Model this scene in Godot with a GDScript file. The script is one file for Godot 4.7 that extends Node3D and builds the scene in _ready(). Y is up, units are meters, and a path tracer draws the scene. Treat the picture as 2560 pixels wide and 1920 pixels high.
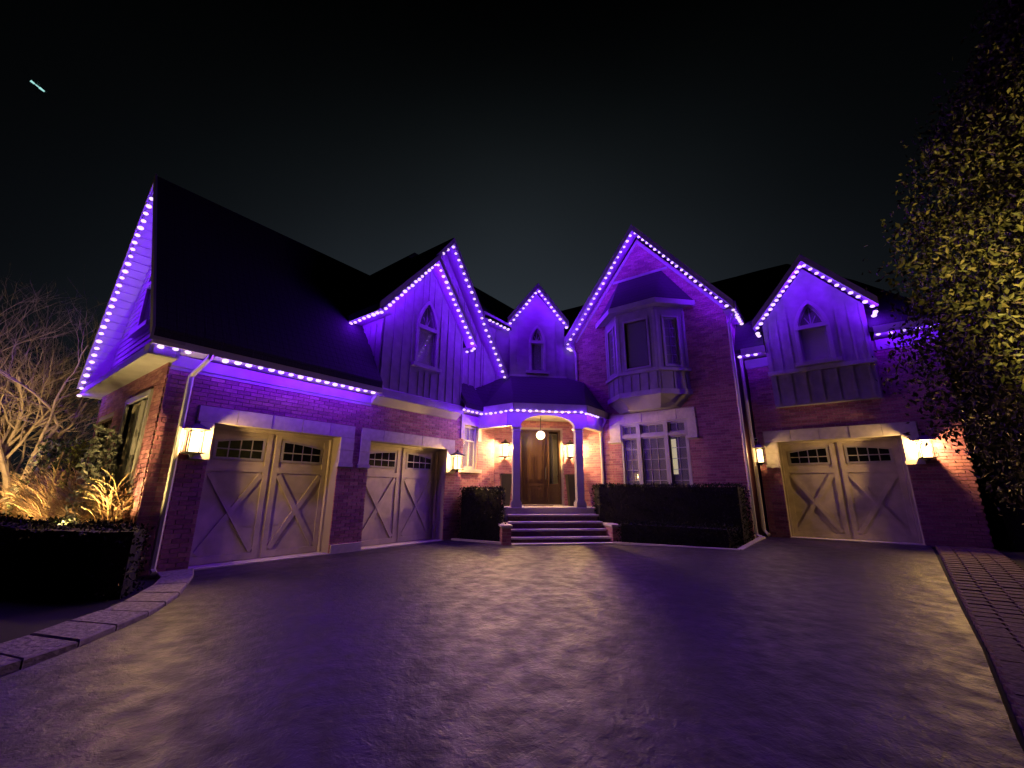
extends Node3D

const UP := Vector3.UP
const RT := 0.70710678
var rng := RandomNumberGenerator.new()
var M := {}
var used := {}
var house: Node3D
var bricks := []          # [transform, variant, wall node] of every brick on the house
var unit_box := BoxMesh.new()
var bulb_mesh: SphereMesh
var PURPLE := Color(0.41, 0.0, 1.0)
var WARM := Color(1.0, 0.785, 0.46)
const SKY_TURN := -36.8
const EYE := Vector3(0, 1.35, 0)

# ---------------------------------------------------------------- helpers
func lin(r: float, g: float, b: float) -> Color:
	return Color(r, g, b).linear_to_srgb()

func mat(called: String, c: Color, rough := 0.8) -> StandardMaterial3D:
	var m := StandardMaterial3D.new()
	m.resource_name = called
	m.albedo_color = c
	m.roughness = rough
	M[called] = m
	return m

func noise_tex(freq: float, octaves: int, seed_: int, lo: Color, hi: Color, size := 512, kind := FastNoiseLite.TYPE_SIMPLEX_SMOOTH) -> NoiseTexture2D:
	var n := FastNoiseLite.new()
	n.noise_type = kind
	n.frequency = freq
	n.fractal_octaves = octaves
	n.seed = seed_
	var t := NoiseTexture2D.new()
	t.width = size
	t.height = size
	t.seamless = true
	t.noise = n
	var g := Gradient.new()
	g.set_color(0, lo)
	g.set_color(1, hi)
	t.color_ramp = g
	return t

func tri_planar(m: StandardMaterial3D, scale: float) -> void:
	m.uv1_triplanar = true
	m.uv1_world_triplanar = true
	m.uv1_scale = Vector3.ONE * scale

func st_new() -> SurfaceTool:
	var st := SurfaceTool.new()
	st.begin(Mesh.PRIMITIVE_TRIANGLES)
	st.set_smooth_group(-1)
	return st

func tri(st: SurfaceTool, a: Vector3, b: Vector3, c: Vector3, out: Vector3) -> void:
	if (c - a).cross(b - a).dot(out) < 0.0:
		var t := b
		b = c
		c = t
	st.add_vertex(a)
	st.add_vertex(b)
	st.add_vertex(c)

func quad(st: SurfaceTool, a: Vector3, b: Vector3, c: Vector3, d: Vector3, out: Vector3) -> void:
	tri(st, a, b, c, out)
	tri(st, a, c, d, out)

# a frame is [origin, sideways, inwards]; a point in it is (x sideways, y up, d inwards)
func fp(f: Array, x: float, y: float, d := 0.0) -> Vector3:
	return f[0] + f[1] * x + UP * y + f[2] * d

func prism(st: SurfaceTool, f: Array, pts: PackedVector2Array, d0: float, d1: float) -> void:
	var n := pts.size()
	var area := 0.0
	for i in n:
		var p := pts[i]
		var q := pts[(i + 1) % n]
		area += p.x * q.y - q.x * p.y
	var idx := Geometry2D.triangulate_polygon(pts)
	for k in range(0, idx.size(), 3):
		var a := pts[idx[k]]
		var b := pts[idx[k + 1]]
		var c := pts[idx[k + 2]]
		tri(st, fp(f, a.x, a.y, d0), fp(f, b.x, b.y, d0), fp(f, c.x, c.y, d0), -f[2])
		tri(st, fp(f, a.x, a.y, d1), fp(f, b.x, b.y, d1), fp(f, c.x, c.y, d1), f[2])
	for i in n:
		var p := pts[i]
		var q := pts[(i + 1) % n]
		var o2 := Vector2(q.y - p.y, p.x - q.x) * signf(area)
		var out: Vector3 = f[1] * o2.x + UP * o2.y
		quad(st, fp(f, p.x, p.y, d0), fp(f, q.x, q.y, d0), fp(f, q.x, q.y, d1), fp(f, p.x, p.y, d1), out)

func rect(x0: float, y0: float, x1: float, y1: float) -> PackedVector2Array:
	return PackedVector2Array([Vector2(x0, y0), Vector2(x1, y0), Vector2(x1, y1), Vector2(x0, y1)])

func fbox(st: SurfaceTool, f: Array, x0: float, y0: float, x1: float, y1: float, d0: float, d1: float) -> void:
	prism(st, f, rect(x0, y0, x1, y1), d0, d1)

func bar2(st: SurfaceTool, f: Array, a: Vector2, b: Vector2, w: float, d0: float, d1: float) -> void:
	var t := (b - a).normalized()
	var n := Vector2(-t.y, t.x) * w * 0.5
	prism(st, f, PackedVector2Array([a - n, b - n, b + n, a + n]), d0, d1)

func box(st: SurfaceTool, c: Vector3, s: Vector3) -> void:
	fbox(st, [c, Vector3.RIGHT, Vector3.BACK], -s.x / 2, -s.y / 2, s.x / 2, s.y / 2, -s.z / 2, s.z / 2)

# a slab: polygon in space, given thickness along t
func slab(st: SurfaceTool, pts: Array, t: Vector3) -> void:
	var n := pts.size()
	var mid := Vector3.ZERO
	for p in pts:
		mid += p / n
	for i in range(1, n - 1):
		tri(st, pts[0], pts[i], pts[i + 1], -t)
		tri(st, pts[0] + t, pts[i] + t, pts[i + 1] + t, t)
	for i in n:
		var p: Vector3 = pts[i]
		var q: Vector3 = pts[(i + 1) % n]
		quad(st, p, q, q + t, p + t, (p + q) * 0.5 - mid)

func tube(st: SurfaceTool, pts: Array, radii: Array, sides := 8) -> void:
	var rings := []
	var ref := Vector3(0.31, 0.2, 0.93)
	for i in pts.size():
		var dir: Vector3 = (pts[mini(i + 1, pts.size() - 1)] - pts[maxi(i - 1, 0)]).normalized()
		var u := dir.cross(ref).normalized()
		var v := dir.cross(u)
		var ring := []
		for k in sides:
			var a := TAU * k / sides
			ring.append(pts[i] + (u * cos(a) + v * sin(a)) * radii[i])
		rings.append(ring)
	for i in range(pts.size() - 1):
		for k in sides:
			var k2 := (k + 1) % sides
			var out: Vector3 = rings[i][k] + rings[i][k2] - pts[i] * 2.0
			quad(st, rings[i][k], rings[i][k2], rings[i + 1][k2], rings[i + 1][k], out)
	for e in [0, pts.size() - 1]:
		var dir: Vector3 = (pts[0] - pts[1]) if e == 0 else (pts[-1] - pts[-2])
		for k in range(1, sides - 1):
			tri(st, rings[e][0], rings[e][k], rings[e][k + 1], dir)

# turned shape: profile of (radius, height)
func lathe(st: SurfaceTool, c: Vector3, prof: Array, sides := 16, phase := 0.0) -> void:
	for i in range(prof.size() - 1):
		for k in sides:
			var a0 := TAU * (k + phase) / sides
			var a1 := TAU * (k + 1 + phase) / sides
			var p: Vector2 = prof[i]
			var q: Vector2 = prof[i + 1]
			var am := (a0 + a1) / 2
			var v := func(r, y, a): return c + Vector3(cos(a) * r, y, sin(a) * r)
			var slope := Vector2(q.y - p.y, p.x - q.x)
			var out := Vector3(cos(am) * slope.x, slope.y, sin(am) * slope.x)
			quad(st, v.call(p.x, p.y, a0), v.call(p.x, p.y, a1), v.call(q.x, q.y, a1), v.call(q.x, q.y, a0), out)

func numbered(called: String) -> String:
	if not used.has(called):
		used[called] = 0
		return called
	used[called] += 1
	return "%s_%03d" % [called, used[called]]

func base_of(parent: Node) -> Vector3:
	return parent.get_meta("base") if parent != self and parent.has_meta("base") else Vector3.ZERO

# commits a shape given in world axes as ONE named mesh under parent
func obj(called: String, st: SurfaceTool, m: Material, parent: Node = self, smooth := false) -> MeshInstance3D:
	st.generate_normals()
	var o := MeshInstance3D.new()
	o.mesh = st.commit()
	o.mesh.surface_set_material(0, m)
	if parent == self:
		o.name = numbered(called)
		add_child(o)
	else:
		o.name = called
		parent.add_child(o, true)
		if not parent is MeshInstance3D:
			o.position = -base_of(parent)
	return o

func tag(o: Node, label: String, category: String, group := "") -> void:
	o.set_meta("label", label)
	o.set_meta("category", category)
	if group:
		o.set_meta("group", group)

func structure(o: Node) -> Node:
	o.set_meta("kind", "structure")
	return o

func thing(called: String, label: String, category: String, at := Vector3.ZERO, group := "") -> Node3D:
	var o := Node3D.new()
	o.name = numbered(called)
	add_child(o)
	o.position = at
	o.set_meta("base", at)
	tag(o, label, category, group)
	return o

func holder(called: String, parent: Node3D) -> Node3D:
	var o := Node3D.new()
	o.name = called
	parent.add_child(o, true)
	o.set_meta("base", base_of(parent))
	o.position = Vector3.ZERO
	return o

func xz(a: float, n: float) -> Vector3:
	return Vector3(RT * (a - n), 0, -RT * (a + n))

func ground_y(x: float, z: float) -> float:
	return 0.216 * smoothstep(-5.6, -1.3, x) * smoothstep(6.5, 13.2, -z)

# ---------------------------------------------------------------- scene
func _ready() -> void:
	rng.seed = 20240611
	camera_and_sky()
	materials()
	build_ground()
	build_house()
	build_steps()
	build_lights_on_roof()
	build_lanterns()
	build_garden()
	build_small_things()

func camera_and_sky() -> void:
	var cam := Camera3D.new()
	cam.name = "camera"
	cam.fov = 84.87
	cam.near = 0.05
	cam.far = 2000.0
	cam.transform = Transform3D(Basis(UP, deg_to_rad(36.8)) * Basis(Vector3.RIGHT, deg_to_rad(14.34)) * Basis(Vector3.BACK, deg_to_rad(0.34)), EYE)
	add_child(cam)
	cam.current = true
	# night sky: the glow of a town, brightest a third of the way up and fading to black overhead
	var toward := SKY_TURN
	var im := Image.create(256, 128, false, Image.FORMAT_RGBF)
	for y in 128:
		var el := 90.0 - (y + 0.5) * 180.0 / 128.0
		var t := smoothstep(16.0, 58.0, el)
		var v: float = lerpf(0.043, 0.0003, pow(t, 0.5))
		for x in 256:
			var az := fposmod(x / 256.0 * 360.0 - toward + 180.0, 360.0) - 180.0
			var g := 0.04 + 0.96 * exp(-pow(az / 34.0, 2.0))
			var c := Color(v * 0.72, v * 0.92, v * 1.2).lerp(Color(v * 0.72, v * 0.95, v * 1.05), t) * g
			if el < 0.0:
				c = Color(0.004, 0.004, 0.005)
			im.set_pixel(x, y, c)
	var cloud := FastNoiseLite.new()
	cloud.seed = 7
	cloud.frequency = 0.03
	cloud.fractal_octaves = 3
	for y in 128:
		for x in 256:
			var a := x / 256.0 * TAU
			var k := 1.0 + 0.22 * cloud.get_noise_3d(cos(a) * 40.0, y * 1.4, sin(a) * 40.0)
			var c := im.get_pixel(x, y)
			im.set_pixel(x, y, Color(c.r * k, c.g * k, c.b * k))
	var pano := PanoramaSkyMaterial.new()
	pano.panorama = ImageTexture.create_from_image(im)
	var sky := Sky.new()
	sky.sky_material = pano
	var env := Environment.new()
	env.background_mode = Environment.BG_SKY
	env.sky = sky
	env.background_energy_multiplier = 1.0
	env.tonemap_mode = Environment.TONE_MAPPER_LINEAR
	env.tonemap_exposure = 1.0
	env.sdfgi_enabled = true
	env.ssao_enabled = true
	env.ssil_enabled = true
	var we := WorldEnvironment.new()
	we.name = "environment"
	we.environment = env
	add_child(we)

func materials() -> void:
	for k in 4:
		var c: Color = [lin(0.36, 0.13, 0.19), lin(0.41, 0.16, 0.21), lin(0.29, 0.10, 0.16), lin(0.45, 0.20, 0.24)][k]
		var m := mat("brick_%d" % k, c, 0.85)
		m.albedo_texture = noise_tex(0.03, 4, 5, Color(0.75, 0.75, 0.75), Color(1, 1, 1), 256)
		if k > 0:
			m.albedo_texture = M["brick_0"].albedo_texture
		tri_planar(m, 2.3)
	var bm := mat("brick_many", Color.WHITE, 0.85)
	bm.vertex_color_use_as_albedo = true
	bm.albedo_texture = M["brick_0"].albedo_texture
	tri_planar(bm, 2.3)
	mat("mortar", lin(0.30, 0.26, 0.22), 0.95)
	var w := mat("white_paint", lin(0.36, 0.34, 0.345), 0.5)
	w.albedo_texture = noise_tex(0.012, 4, 11, Color(0.86, 0.86, 0.86), Color(1, 1, 1), 256)
	tri_planar(w, 0.6)
	var s := mat("siding", lin(0.27, 0.25, 0.26), 0.62)
	s.albedo_texture = M["white_paint"].albedo_texture
	tri_planar(s, 0.9)
	var ls := mat("limestone", lin(0.50, 0.46, 0.40), 0.8)
	ls.albedo_texture = noise_tex(0.02, 5, 21, Color(0.88, 0.88, 0.88), Color(1, 1, 1), 256)
	tri_planar(ls, 1.1)
	var rf := mat("shingle", lin(0.030, 0.028, 0.030), 0.9)
	rf.albedo_texture = noise_tex(0.06, 3, 31, Color(0.55, 0.55, 0.55), Color(1, 1, 1), 512)
	var sh := Image.create(256, 256, false, Image.FORMAT_L8)
	for y in 256:
		var course := y / 32
		for x in 256:
			var tab := (x + (course % 2) * 20 + (course * 53) % 31) / 40
			var v := 0.35 + 0.5 * (y % 32) / 32.0 + 0.12 * fposmod(sin(tab * 12.9 + course * 78.2) * 437.5, 1.0)
			if (x + (course % 2) * 20 + (course * 53) % 31) % 40 < 2:
				v -= 0.3
			sh.set_pixel(x, y, Color(v, v, v))
	rf.heightmap_enabled = true
	rf.heightmap_texture = ImageTexture.create_from_image(sh)
	rf.heightmap_scale = 1.6
	tri_planar(rf, 0.9)
	var gd := mat("door_paint", lin(0.52, 0.45, 0.37), 0.6)
	gd.albedo_texture = noise_tex(0.01, 4, 41, Color(0.84, 0.84, 0.84), Color(1, 1, 1), 256)
	tri_planar(gd, 0.8)
	mat("dark_wood", lin(0.034, 0.018, 0.012), 0.25)
	mat("black_metal", lin(0.015, 0.014, 0.013), 0.45)
	mat("gutter", lin(0.42, 0.40, 0.38), 0.45)
	mat("dark_inside", lin(0.012, 0.011, 0.012), 0.9)
	mat("blind", lin(0.30, 0.28, 0.26), 0.8)
	mat("planter", lin(0.016, 0.014, 0.013), 0.4)
	var gl := mat("glass", Color(1, 1, 1, 0.08), 0.02)
	gl.transparency = BaseMaterial3D.TRANSPARENCY_ALPHA
	mat("dark_glass", lin(0.006, 0.006, 0.008), 0.06)
	# driveway of rough sealed concrete
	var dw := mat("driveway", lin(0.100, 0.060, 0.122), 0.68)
	dw.metallic_specular = 0.38
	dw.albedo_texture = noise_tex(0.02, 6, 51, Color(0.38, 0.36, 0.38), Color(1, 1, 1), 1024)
	dw.roughness_texture = noise_tex(0.016, 5, 52, Color(0.62, 0.62, 0.62), Color(1, 1, 1), 512)
	dw.roughness_texture_channel = BaseMaterial3D.TEXTURE_CHANNEL_RED
	dw.heightmap_enabled = true
	var hn: NoiseTexture2D = noise_tex(0.021, 6, 53, Color.BLACK, Color.WHITE, 1024)
	var fn: FastNoiseLite = hn.noise
	fn.fractal_gain = 0.66
	fn.fractal_lacunarity = 2.3
	fn.domain_warp_enabled = true
	fn.domain_warp_amplitude = 40.0
	fn.domain_warp_frequency = 0.012
	dw.heightmap_texture = hn
	dw.heightmap_scale = 0.7
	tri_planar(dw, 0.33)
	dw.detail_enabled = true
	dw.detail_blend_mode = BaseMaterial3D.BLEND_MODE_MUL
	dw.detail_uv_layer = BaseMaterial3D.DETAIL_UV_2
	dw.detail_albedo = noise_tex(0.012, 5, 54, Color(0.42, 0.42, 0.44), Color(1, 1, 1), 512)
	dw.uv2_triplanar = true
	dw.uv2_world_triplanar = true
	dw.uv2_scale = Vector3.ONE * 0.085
	var st := mat("paver", lin(0.28, 0.24, 0.24), 0.8)
	st.albedo_texture = noise_tex(0.03, 5, 61, Color(0.6, 0.6, 0.6), Color(1, 1, 1), 512)
	st.heightmap_enabled = true
	st.heightmap_texture = noise_tex(0.03, 4, 62, Color.BLACK, Color.WHITE, 512)
	st.heightmap_scale = 1.2
	tri_planar(st, 0.8)
	var rp := mat("red_paver", lin(0.15, 0.085, 0.08), 0.85)
	rp.albedo_texture = st.albedo_texture
	rp.heightmap_enabled = true
	rp.heightmap_texture = st.heightmap_texture
	rp.heightmap_scale = 1.0
	tri_planar(rp, 0.9)
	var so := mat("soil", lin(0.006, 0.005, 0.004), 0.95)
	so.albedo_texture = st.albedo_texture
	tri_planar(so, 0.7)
	mat("bark", lin(0.30, 0.22, 0.19), 0.9)
	mat("dark_bark", lin(0.05, 0.035, 0.025), 0.9)
	for leaf in [["leaf_hedge", 0.5], ["leaf_tree", 0.6], ["leaf_shrub", 0.5], ["grass_blade", 0.6], ["petal", 0.7]]:
		var m := mat(leaf[0], Color.WHITE, leaf[1])
		m.vertex_color_use_as_albedo = true
		m.cull_mode = BaseMaterial3D.CULL_DISABLED
		m.metallic_specular = 0.25
	var bl := mat("bulb_glow", lin(0.8, 0.7, 0.9), 0.5)
	bl.emission_enabled = true
	bl.emission = Color(1.0, 0.9, 1.0)
	bl.emission_energy_multiplier = 1.05
	var wl := mat("lamp_glow", lin(0.9, 0.8, 0.6), 0.5)
	wl.emission_enabled = true
	wl.emission = Color(1.0, 0.88, 0.62)
	wl.emission_energy_multiplier = 4.0
	var gw := mat("globe_glow", lin(0.9, 0.85, 0.7), 0.4)
	gw.emission_enabled = true
	gw.emission = Color(1.0, 0.92, 0.68)
	gw.emission_energy_multiplier = 2.5
	var iw := mat("room_light", lin(0.6, 0.55, 0.4), 0.8)
	iw.emission_enabled = true
	iw.emission = Color(1.0, 0.93, 0.72)
	iw.emission_energy_multiplier = 0.55
	unit_box.size = Vector3.ONE
	bulb_mesh = SphereMesh.new()
	bulb_mesh.radius = 0.052
	bulb_mesh.height = 0.07
	bulb_mesh.radial_segments = 12
	bulb_mesh.rings = 6
	bulb_mesh.material = M.bulb_glow

# ---------------------------------------------------------------- ground
func sheet(st: SurfaceTool, poly: PackedVector2Array, lift: float, cell := 0.5) -> void:
	if Geometry2D.is_polygon_clockwise(poly) != Geometry2D.is_polygon_clockwise(rect(0, 0, 1, 1)):
		poly.reverse()
	var lo := poly[0]
	var hi := poly[0]
	for p in poly:
		lo = lo.min(p)
		hi = hi.max(p)
	var i0 := floori(lo.x / cell)
	var i1 := ceili(hi.x / cell)
	var j0 := floori(lo.y / cell)
	var j1 := ceili(hi.y / cell)
	for i in range(i0, i1):
		for j in range(j0, j1):
			for piece in Geometry2D.intersect_polygons(poly, rect(i * cell, j * cell, (i + 1) * cell, (j + 1) * cell)):
				var idx := Geometry2D.triangulate_polygon(piece)
				for k in range(0, idx.size(), 3):
					var v := []
					for e in 3:
						var p: Vector2 = piece[idx[k + e]]
						v.append(Vector3(p.x, ground_y(p.x, p.y) + lift, p.y))
					tri(st, v[0], v[1], v[2], UP)

func build_ground() -> void:
	var st := st_new()
	sheet(st, rect(-24, -26, 14, 12), -0.02, 2.0)
	for r in [[-400, -400, -24, 400], [14, -400, 400, 400], [-24, -400, 14, -26], [-24, 12, 14, 400]]:
		var a := Vector3(r[0], -0.02, r[1])
		var b := Vector3(r[2], -0.02, r[3])
		quad(st, a, Vector3(b.x, -0.02, a.z), b, Vector3(a.x, -0.02, b.z), UP)
	structure(obj("ground", st, M.soil))
	var d := PackedVector2Array()
	for p in [[-9.22, -2.5], [-9.22, -9.2], [-8.7, -9.05], [-6.95, -9.12], [-4.88, -11.1], [-1.83, -10.72], [-1.7, -13.0], [-1.7, -13.72], [1.7, -13.72], [1.52, -13.4], [0.85, -5.9], [0.62, -3.94], [0.35, 0.0], [0.2, 6.0], [-4.0, 6.0], [-4.4, 2.0], [-5.05, -0.55], [-5.35, -0.91], [-5.82, -1.36], [-6.17, -1.69], [-7.0, -2.2], [-8.4, -2.6]]:
		d.append(Vector2(p[0], p[1]))
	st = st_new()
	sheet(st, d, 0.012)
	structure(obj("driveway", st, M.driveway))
	# pale paving stones that edge the left bed, in a curve
	var kerb := Node3D.new()
	kerb.name = numbered("kerb")
	structure(kerb)
	add_child(kerb)
	var outer := [Vector2(-8.95, -2.95), Vector2(-8.3, -2.75), Vector2(-7.6, -2.46), Vector2(-7.0, -2.2), Vector2(-6.55, -1.94), Vector2(-6.17, -1.69), Vector2(-5.82, -1.36), Vector2(-5.5, -1.05), Vector2(-5.28, -0.7), Vector2(-5.05, -0.3), Vector2(-4.85, 0.3), Vector2(-4.7, 0.9)]
	var inner := [Vector2(-8.95, -2.42), Vector2(-8.4, -2.34), Vector2(-7.85, -2.12), Vector2(-7.38, -1.85), Vector2(-7.0, -1.62), Vector2(-6.68, -1.38), Vector2(-6.4, -1.08), Vector2(-6.12, -0.8), Vector2(-5.9, -0.5), Vector2(-5.7, -0.1), Vector2(-5.5, 0.45), Vector2(-5.3, 1.0)]
	for i in outer.size() - 1:
		var q := PackedVector2Array([outer[i], outer[i + 1], inner[i + 1], inner[i]])
		var c := (q[0] + q[1] + q[2] + q[3]) / 4.0
		for k in 4:
			q[k] = q[k] + (c - q[k]).normalized() * 0.012
		var top := 0.055 + rng.randf() * 0.012
		var s := st_new()
		var pts := []
		var low := []
		for p in q:
			pts.append(Vector3(p.x, top - 0.012, p.y))
			low.append(Vector3(p.x, -0.03, p.y))
		var inset := []
		for k in 4:
			var p := q[k] + (c - q[k]).normalized() * 0.02
			inset.append(Vector3(p.x, top, p.y))
		quad(s, inset[0], inset[1], inset[2], inset[3], UP)
		for k in 4:
			var k2 := (k + 1) % 4
			var o: Vector3 = (pts[k] + pts[k2]) / 2 - Vector3(c.x, 0, c.y)
			quad(s, pts[k], pts[k2], inset[k2], inset[k], o + UP * 0.2)
			quad(s, low[k], low[k2], pts[k2], pts[k], o)
		obj("paver", s, M.paver, kerb)
	# band of red pavers along the right edge of the driveway
	var path := Node3D.new()
	path.name = numbered("path")
	structure(path)
	add_child(path)
	var L := [Vector2(1.58, -13.55), Vector2(0.87, -5.9), Vector2(0.64, -3.94), Vector2(0.37, 0.0)]
	var z := -13.5
	var row := 0
	while z < -1.2:
		var step := 0.21
		for lane in 4:
			var zz := z + (0.105 if lane % 2 else 0.0)
			var x0 := edge_x(L, zz)
			var slope := (edge_x(L, zz + step) - x0) / step
			var w := 0.21
			var cx := x0 + 0.02 + lane * (w + 0.012) + w / 2
			var b := Basis(UP, atan(-slope)).orthonormalized()
			if row * 4 + lane < 290:
				var mi := MeshInstance3D.new()
				mi.mesh = unit_box
				mi.material_override = M.red_paver
				mi.name = "paver"
				path.add_child(mi, true)
				mi.transform = Transform3D(b.scaled_local(Vector3(w, 0.06, step - 0.012)), Vector3(cx, ground_y(cx, zz) + rng.randf() * 0.006 + 0.004, zz + step / 2))
		z += step
		row += 1

func edge_x(line: Array, z: float) -> float:
	for i in line.size() - 1:
		if z <= line[i + 1].y or i == line.size() - 2:
			var t: float = (z - line[i].y) / (line[i + 1].y - line[i].y)
			return lerpf(line[i].x, line[i + 1].x, t)
	return 0.0

# ---------------------------------------------------------------- house
# solid wall with openings (each a polygon in the wall's frame), cut through their middles so that every piece is a plain polygon
func wall(called: String, f: Array, poly: PackedVector2Array, holes: Array, d0: float, d1: float, m: Material, parent: Node3D = null) -> MeshInstance3D:
	var cuts := []
	for h in holes:
		var c := Vector2.ZERO
		for p in h:
			c += p / h.size()
		cuts.append(c.x)
	cuts.sort()
	var st := st_new()
	var from := -100.0
	for k in cuts.size() + 1:
		var to: float = cuts[k] if k < cuts.size() else 100.0
		var todo := Geometry2D.intersect_polygons(poly, rect(from, -50, to, 50))
		for h in holes:
			var next := []
			for piece in todo:
				for q in Geometry2D.clip_polygons(piece, h):
					next.append(q)
			todo.assign(next)
		for piece in todo:
			prism(st, f, piece, d0, d1)
		from = to
	return obj(called, st, m, parent if parent else house)

func scan(poly: PackedVector2Array, y: float) -> Array:
	var xs := []
	for i in poly.size():
		var p := poly[i]
		var q := poly[(i + 1) % poly.size()]
		if (p.y <= y) != (q.y <= y):
			xs.append(p.x + (y - p.y) / (q.y - p.y) * (q.x - p.x))
	xs.sort()
	return xs

# running-bond bricks standing proud of the mortar wall
func lay_bricks(f: Array, poly: PackedVector2Array, holes: Array, node: Node3D, y0: float, y1: float) -> void:
	var h := 0.076
	var len := 0.235
	var course := 0
	var y := y0
	while y + 0.5 * h < y1:
		var ym := y + h / 2
		var spans := []
		var xs := scan(poly, ym)
		for k in range(0, xs.size() - 1, 2):
			spans.append([xs[k], xs[k + 1]])
		for hole in holes:
			var hx := scan(hole, ym)
			if hx.size() >= 2:
				var next := []
				for s in spans:
					if hx[0] > s[0]:
						next.append([s[0], minf(s[1], hx[0])])
					if hx[1] < s[1]:
						next.append([maxf(s[0], hx[1]), s[1]])
				spans = next
		for s in spans:
			var x: float = floorf((s[0] + 20.0) / len) * len - 20.0 + (len / 2 if course % 2 else 0.0) - len
			while x < s[1]:
				var a := maxf(x + 0.005, s[0])
				var b := minf(x + len - 0.005, s[1])
				if b - a > 0.03:
					var t := 0.03 + rng.randf() * 0.004
					var basis := Basis(f[1] * (b - a), UP * (h - 0.011), f[2] * t)
					var tr := Transform3D(basis, fp(f, (a + b) / 2, ym, 0.012 - t / 2 + 0.0))
					bricks.append([tr, rng.randi() % 4, node, f[2]])
				x += len
		y += h
		course += 1

func finish_bricks() -> void:
	# the bricks that show largest become parts, the rest one piece per wall
	var cam_b := Basis(UP, deg_to_rad(36.8)) * Basis(Vector3.RIGHT, deg_to_rad(14.34))
	for b in bricks:
		var to: Vector3 = b[0].origin - EYE
		var c: Vector3 = cam_b.inverse() * to
		var seen := 0.0
		if c.z < 0 and absf(c.x / c.z) < 1.2 and absf(c.y / c.z) < 0.9:
			seen = absf(to.normalized().dot(b[3])) * b[0].basis.x.length() / to.length_squared()
		b.append(seen if b[0].origin.y > 1.9 or b[0].origin.z > -2.5 else seen * 0.5)
	bricks.sort_custom(func(p, q): return p[4] > q[4])
	var rest := {}
	for i in bricks.size():
		var b: Array = bricks[i]
		if i < 300:
			var mi := MeshInstance3D.new()
			mi.mesh = unit_box
			mi.material_override = M["brick_%d" % b[1]]
			mi.name = "brick"
			b[2].add_child(mi, true)
			mi.transform = b[0]
		else:
			if not rest.has(b[2]):
				rest[b[2]] = []
			rest[b[2]].append(b)
	for node in rest:
		var mm := MultiMesh.new()
		mm.transform_format = MultiMesh.TRANSFORM_3D
		mm.use_colors = true
		mm.mesh = unit_box
		mm.instance_count = rest[node].size()
		for i in rest[node].size():
			mm.set_instance_transform(i, rest[node][i][0])
			mm.set_instance_color(i, M["brick_%d" % rest[node][i][1]].albedo_color.srgb_to_linear())
		var mi := MultiMeshInstance3D.new()
		mi.multimesh = mm
		mi.material_override = M.brick_many
		mi.name = "brickwork"
		mi.set_meta("kind", "stuff")
		node.add_child(mi, true)

func gothic(x0: float, x1: float, y0: float, ys: float, yt: float, n := 7) -> PackedVector2Array:
	var p := PackedVector2Array([Vector2(x0, y0), Vector2(x1, y0), Vector2(x1, ys)])
	var c := (x0 + x1) / 2
	for k in range(1, n):
		var t := float(k) / n
		p.append(Vector2(lerpf(x1, c, 1.0 - cos(t * PI / 2)) , lerpf(ys, yt, sin(t * PI / 2) * (0.5 + 0.5 * t))))
	p.append(Vector2(c, yt))
	for k in range(n - 1, 0, -1):
		var t := float(k) / n
		p.append(Vector2(lerpf(x0, c, 1.0 - cos(t * PI / 2)), lerpf(ys, yt, sin(t * PI / 2) * (0.5 + 0.5 * t))))
	p.append(Vector2(x0, ys))
	return p

func grow(p: PackedVector2Array, by: float) -> PackedVector2Array:
	return Geometry2D.offset_polygon(p, by, Geometry2D.JOIN_MITER)[0]

func ring(st: SurfaceTool, f: Array, p: PackedVector2Array, by: float, d0: float, d1: float) -> void:
	var c := Vector2.ZERO
	for q in p:
		c += q / p.size()
	var big := grow(p, by)
	for half in [rect(-60, -60, c.x, 60), rect(c.x, -60, 60, 60)]:
		for piece in Geometry2D.intersect_polygons(big, half):
			for q in Geometry2D.clip_polygons(piece, p):
				prism(st, f, q, d0, d1)

# pointed window: casing, transom, sill, tracery, glass, blind behind the lower glass
func gothic_window(f: Array, hole: PackedVector2Array, ys: float, blind: bool) -> void:
	var win := holder("window", house)
	var x0 := hole[0].x
	var x1 := hole[1].x
	var y0 := hole[0].y
	var c := (x0 + x1) / 2
	var st := st_new()
	ring(st, f, hole, 0.085, -0.045, 0.0)
	obj("frame", st, M.white_paint, win)
	st = st_new()
	fbox(st, f, x0 - 0.2, y0 - 0.11, x1 + 0.2, y0 - 0.005, -0.13, 0.02)
	obj("sill", st, M.white_paint, win)
	st = st_new()
	fbox(st, f, x0 - 0.06, ys - 0.05, x1 + 0.06, ys + 0.06, -0.06, 0.06)
	obj("transom", st, M.white_paint, win)
	st = st_new()
	ring(st, f, grow(hole, -0.05), 0.0501, 0.03, 0.09)
	obj("sash", st, M.white_paint, win)
	st = st_new()
	var top := ys + (hole[8].y - ys) * 0.92
	bar2(st, f, Vector2(c, ys), Vector2(c, top), 0.025, 0.04, 0.07)
	for s in [-1, 1]:
		bar2(st, f, Vector2(c, ys + 0.04), Vector2(c + s * (x1 - x0) * 0.2, ys + (top - ys) * 0.55), 0.02, 0.042, 0.068)
	obj("tracery", st, M.white_paint, win)
	st = st_new()
	prism(st, f, grow(hole, -0.045), 0.05, 0.056)
	obj("pane", st, M.glass, win)
	if blind:
		st = st_new()
		fbox(st, f, x0, y0, x1, ys, 0.10, 0.115)
		obj("blind", st, M.blind, win)
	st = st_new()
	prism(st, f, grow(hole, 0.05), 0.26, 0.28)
	obj("room_shade", st, M.dark_inside, win)

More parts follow.
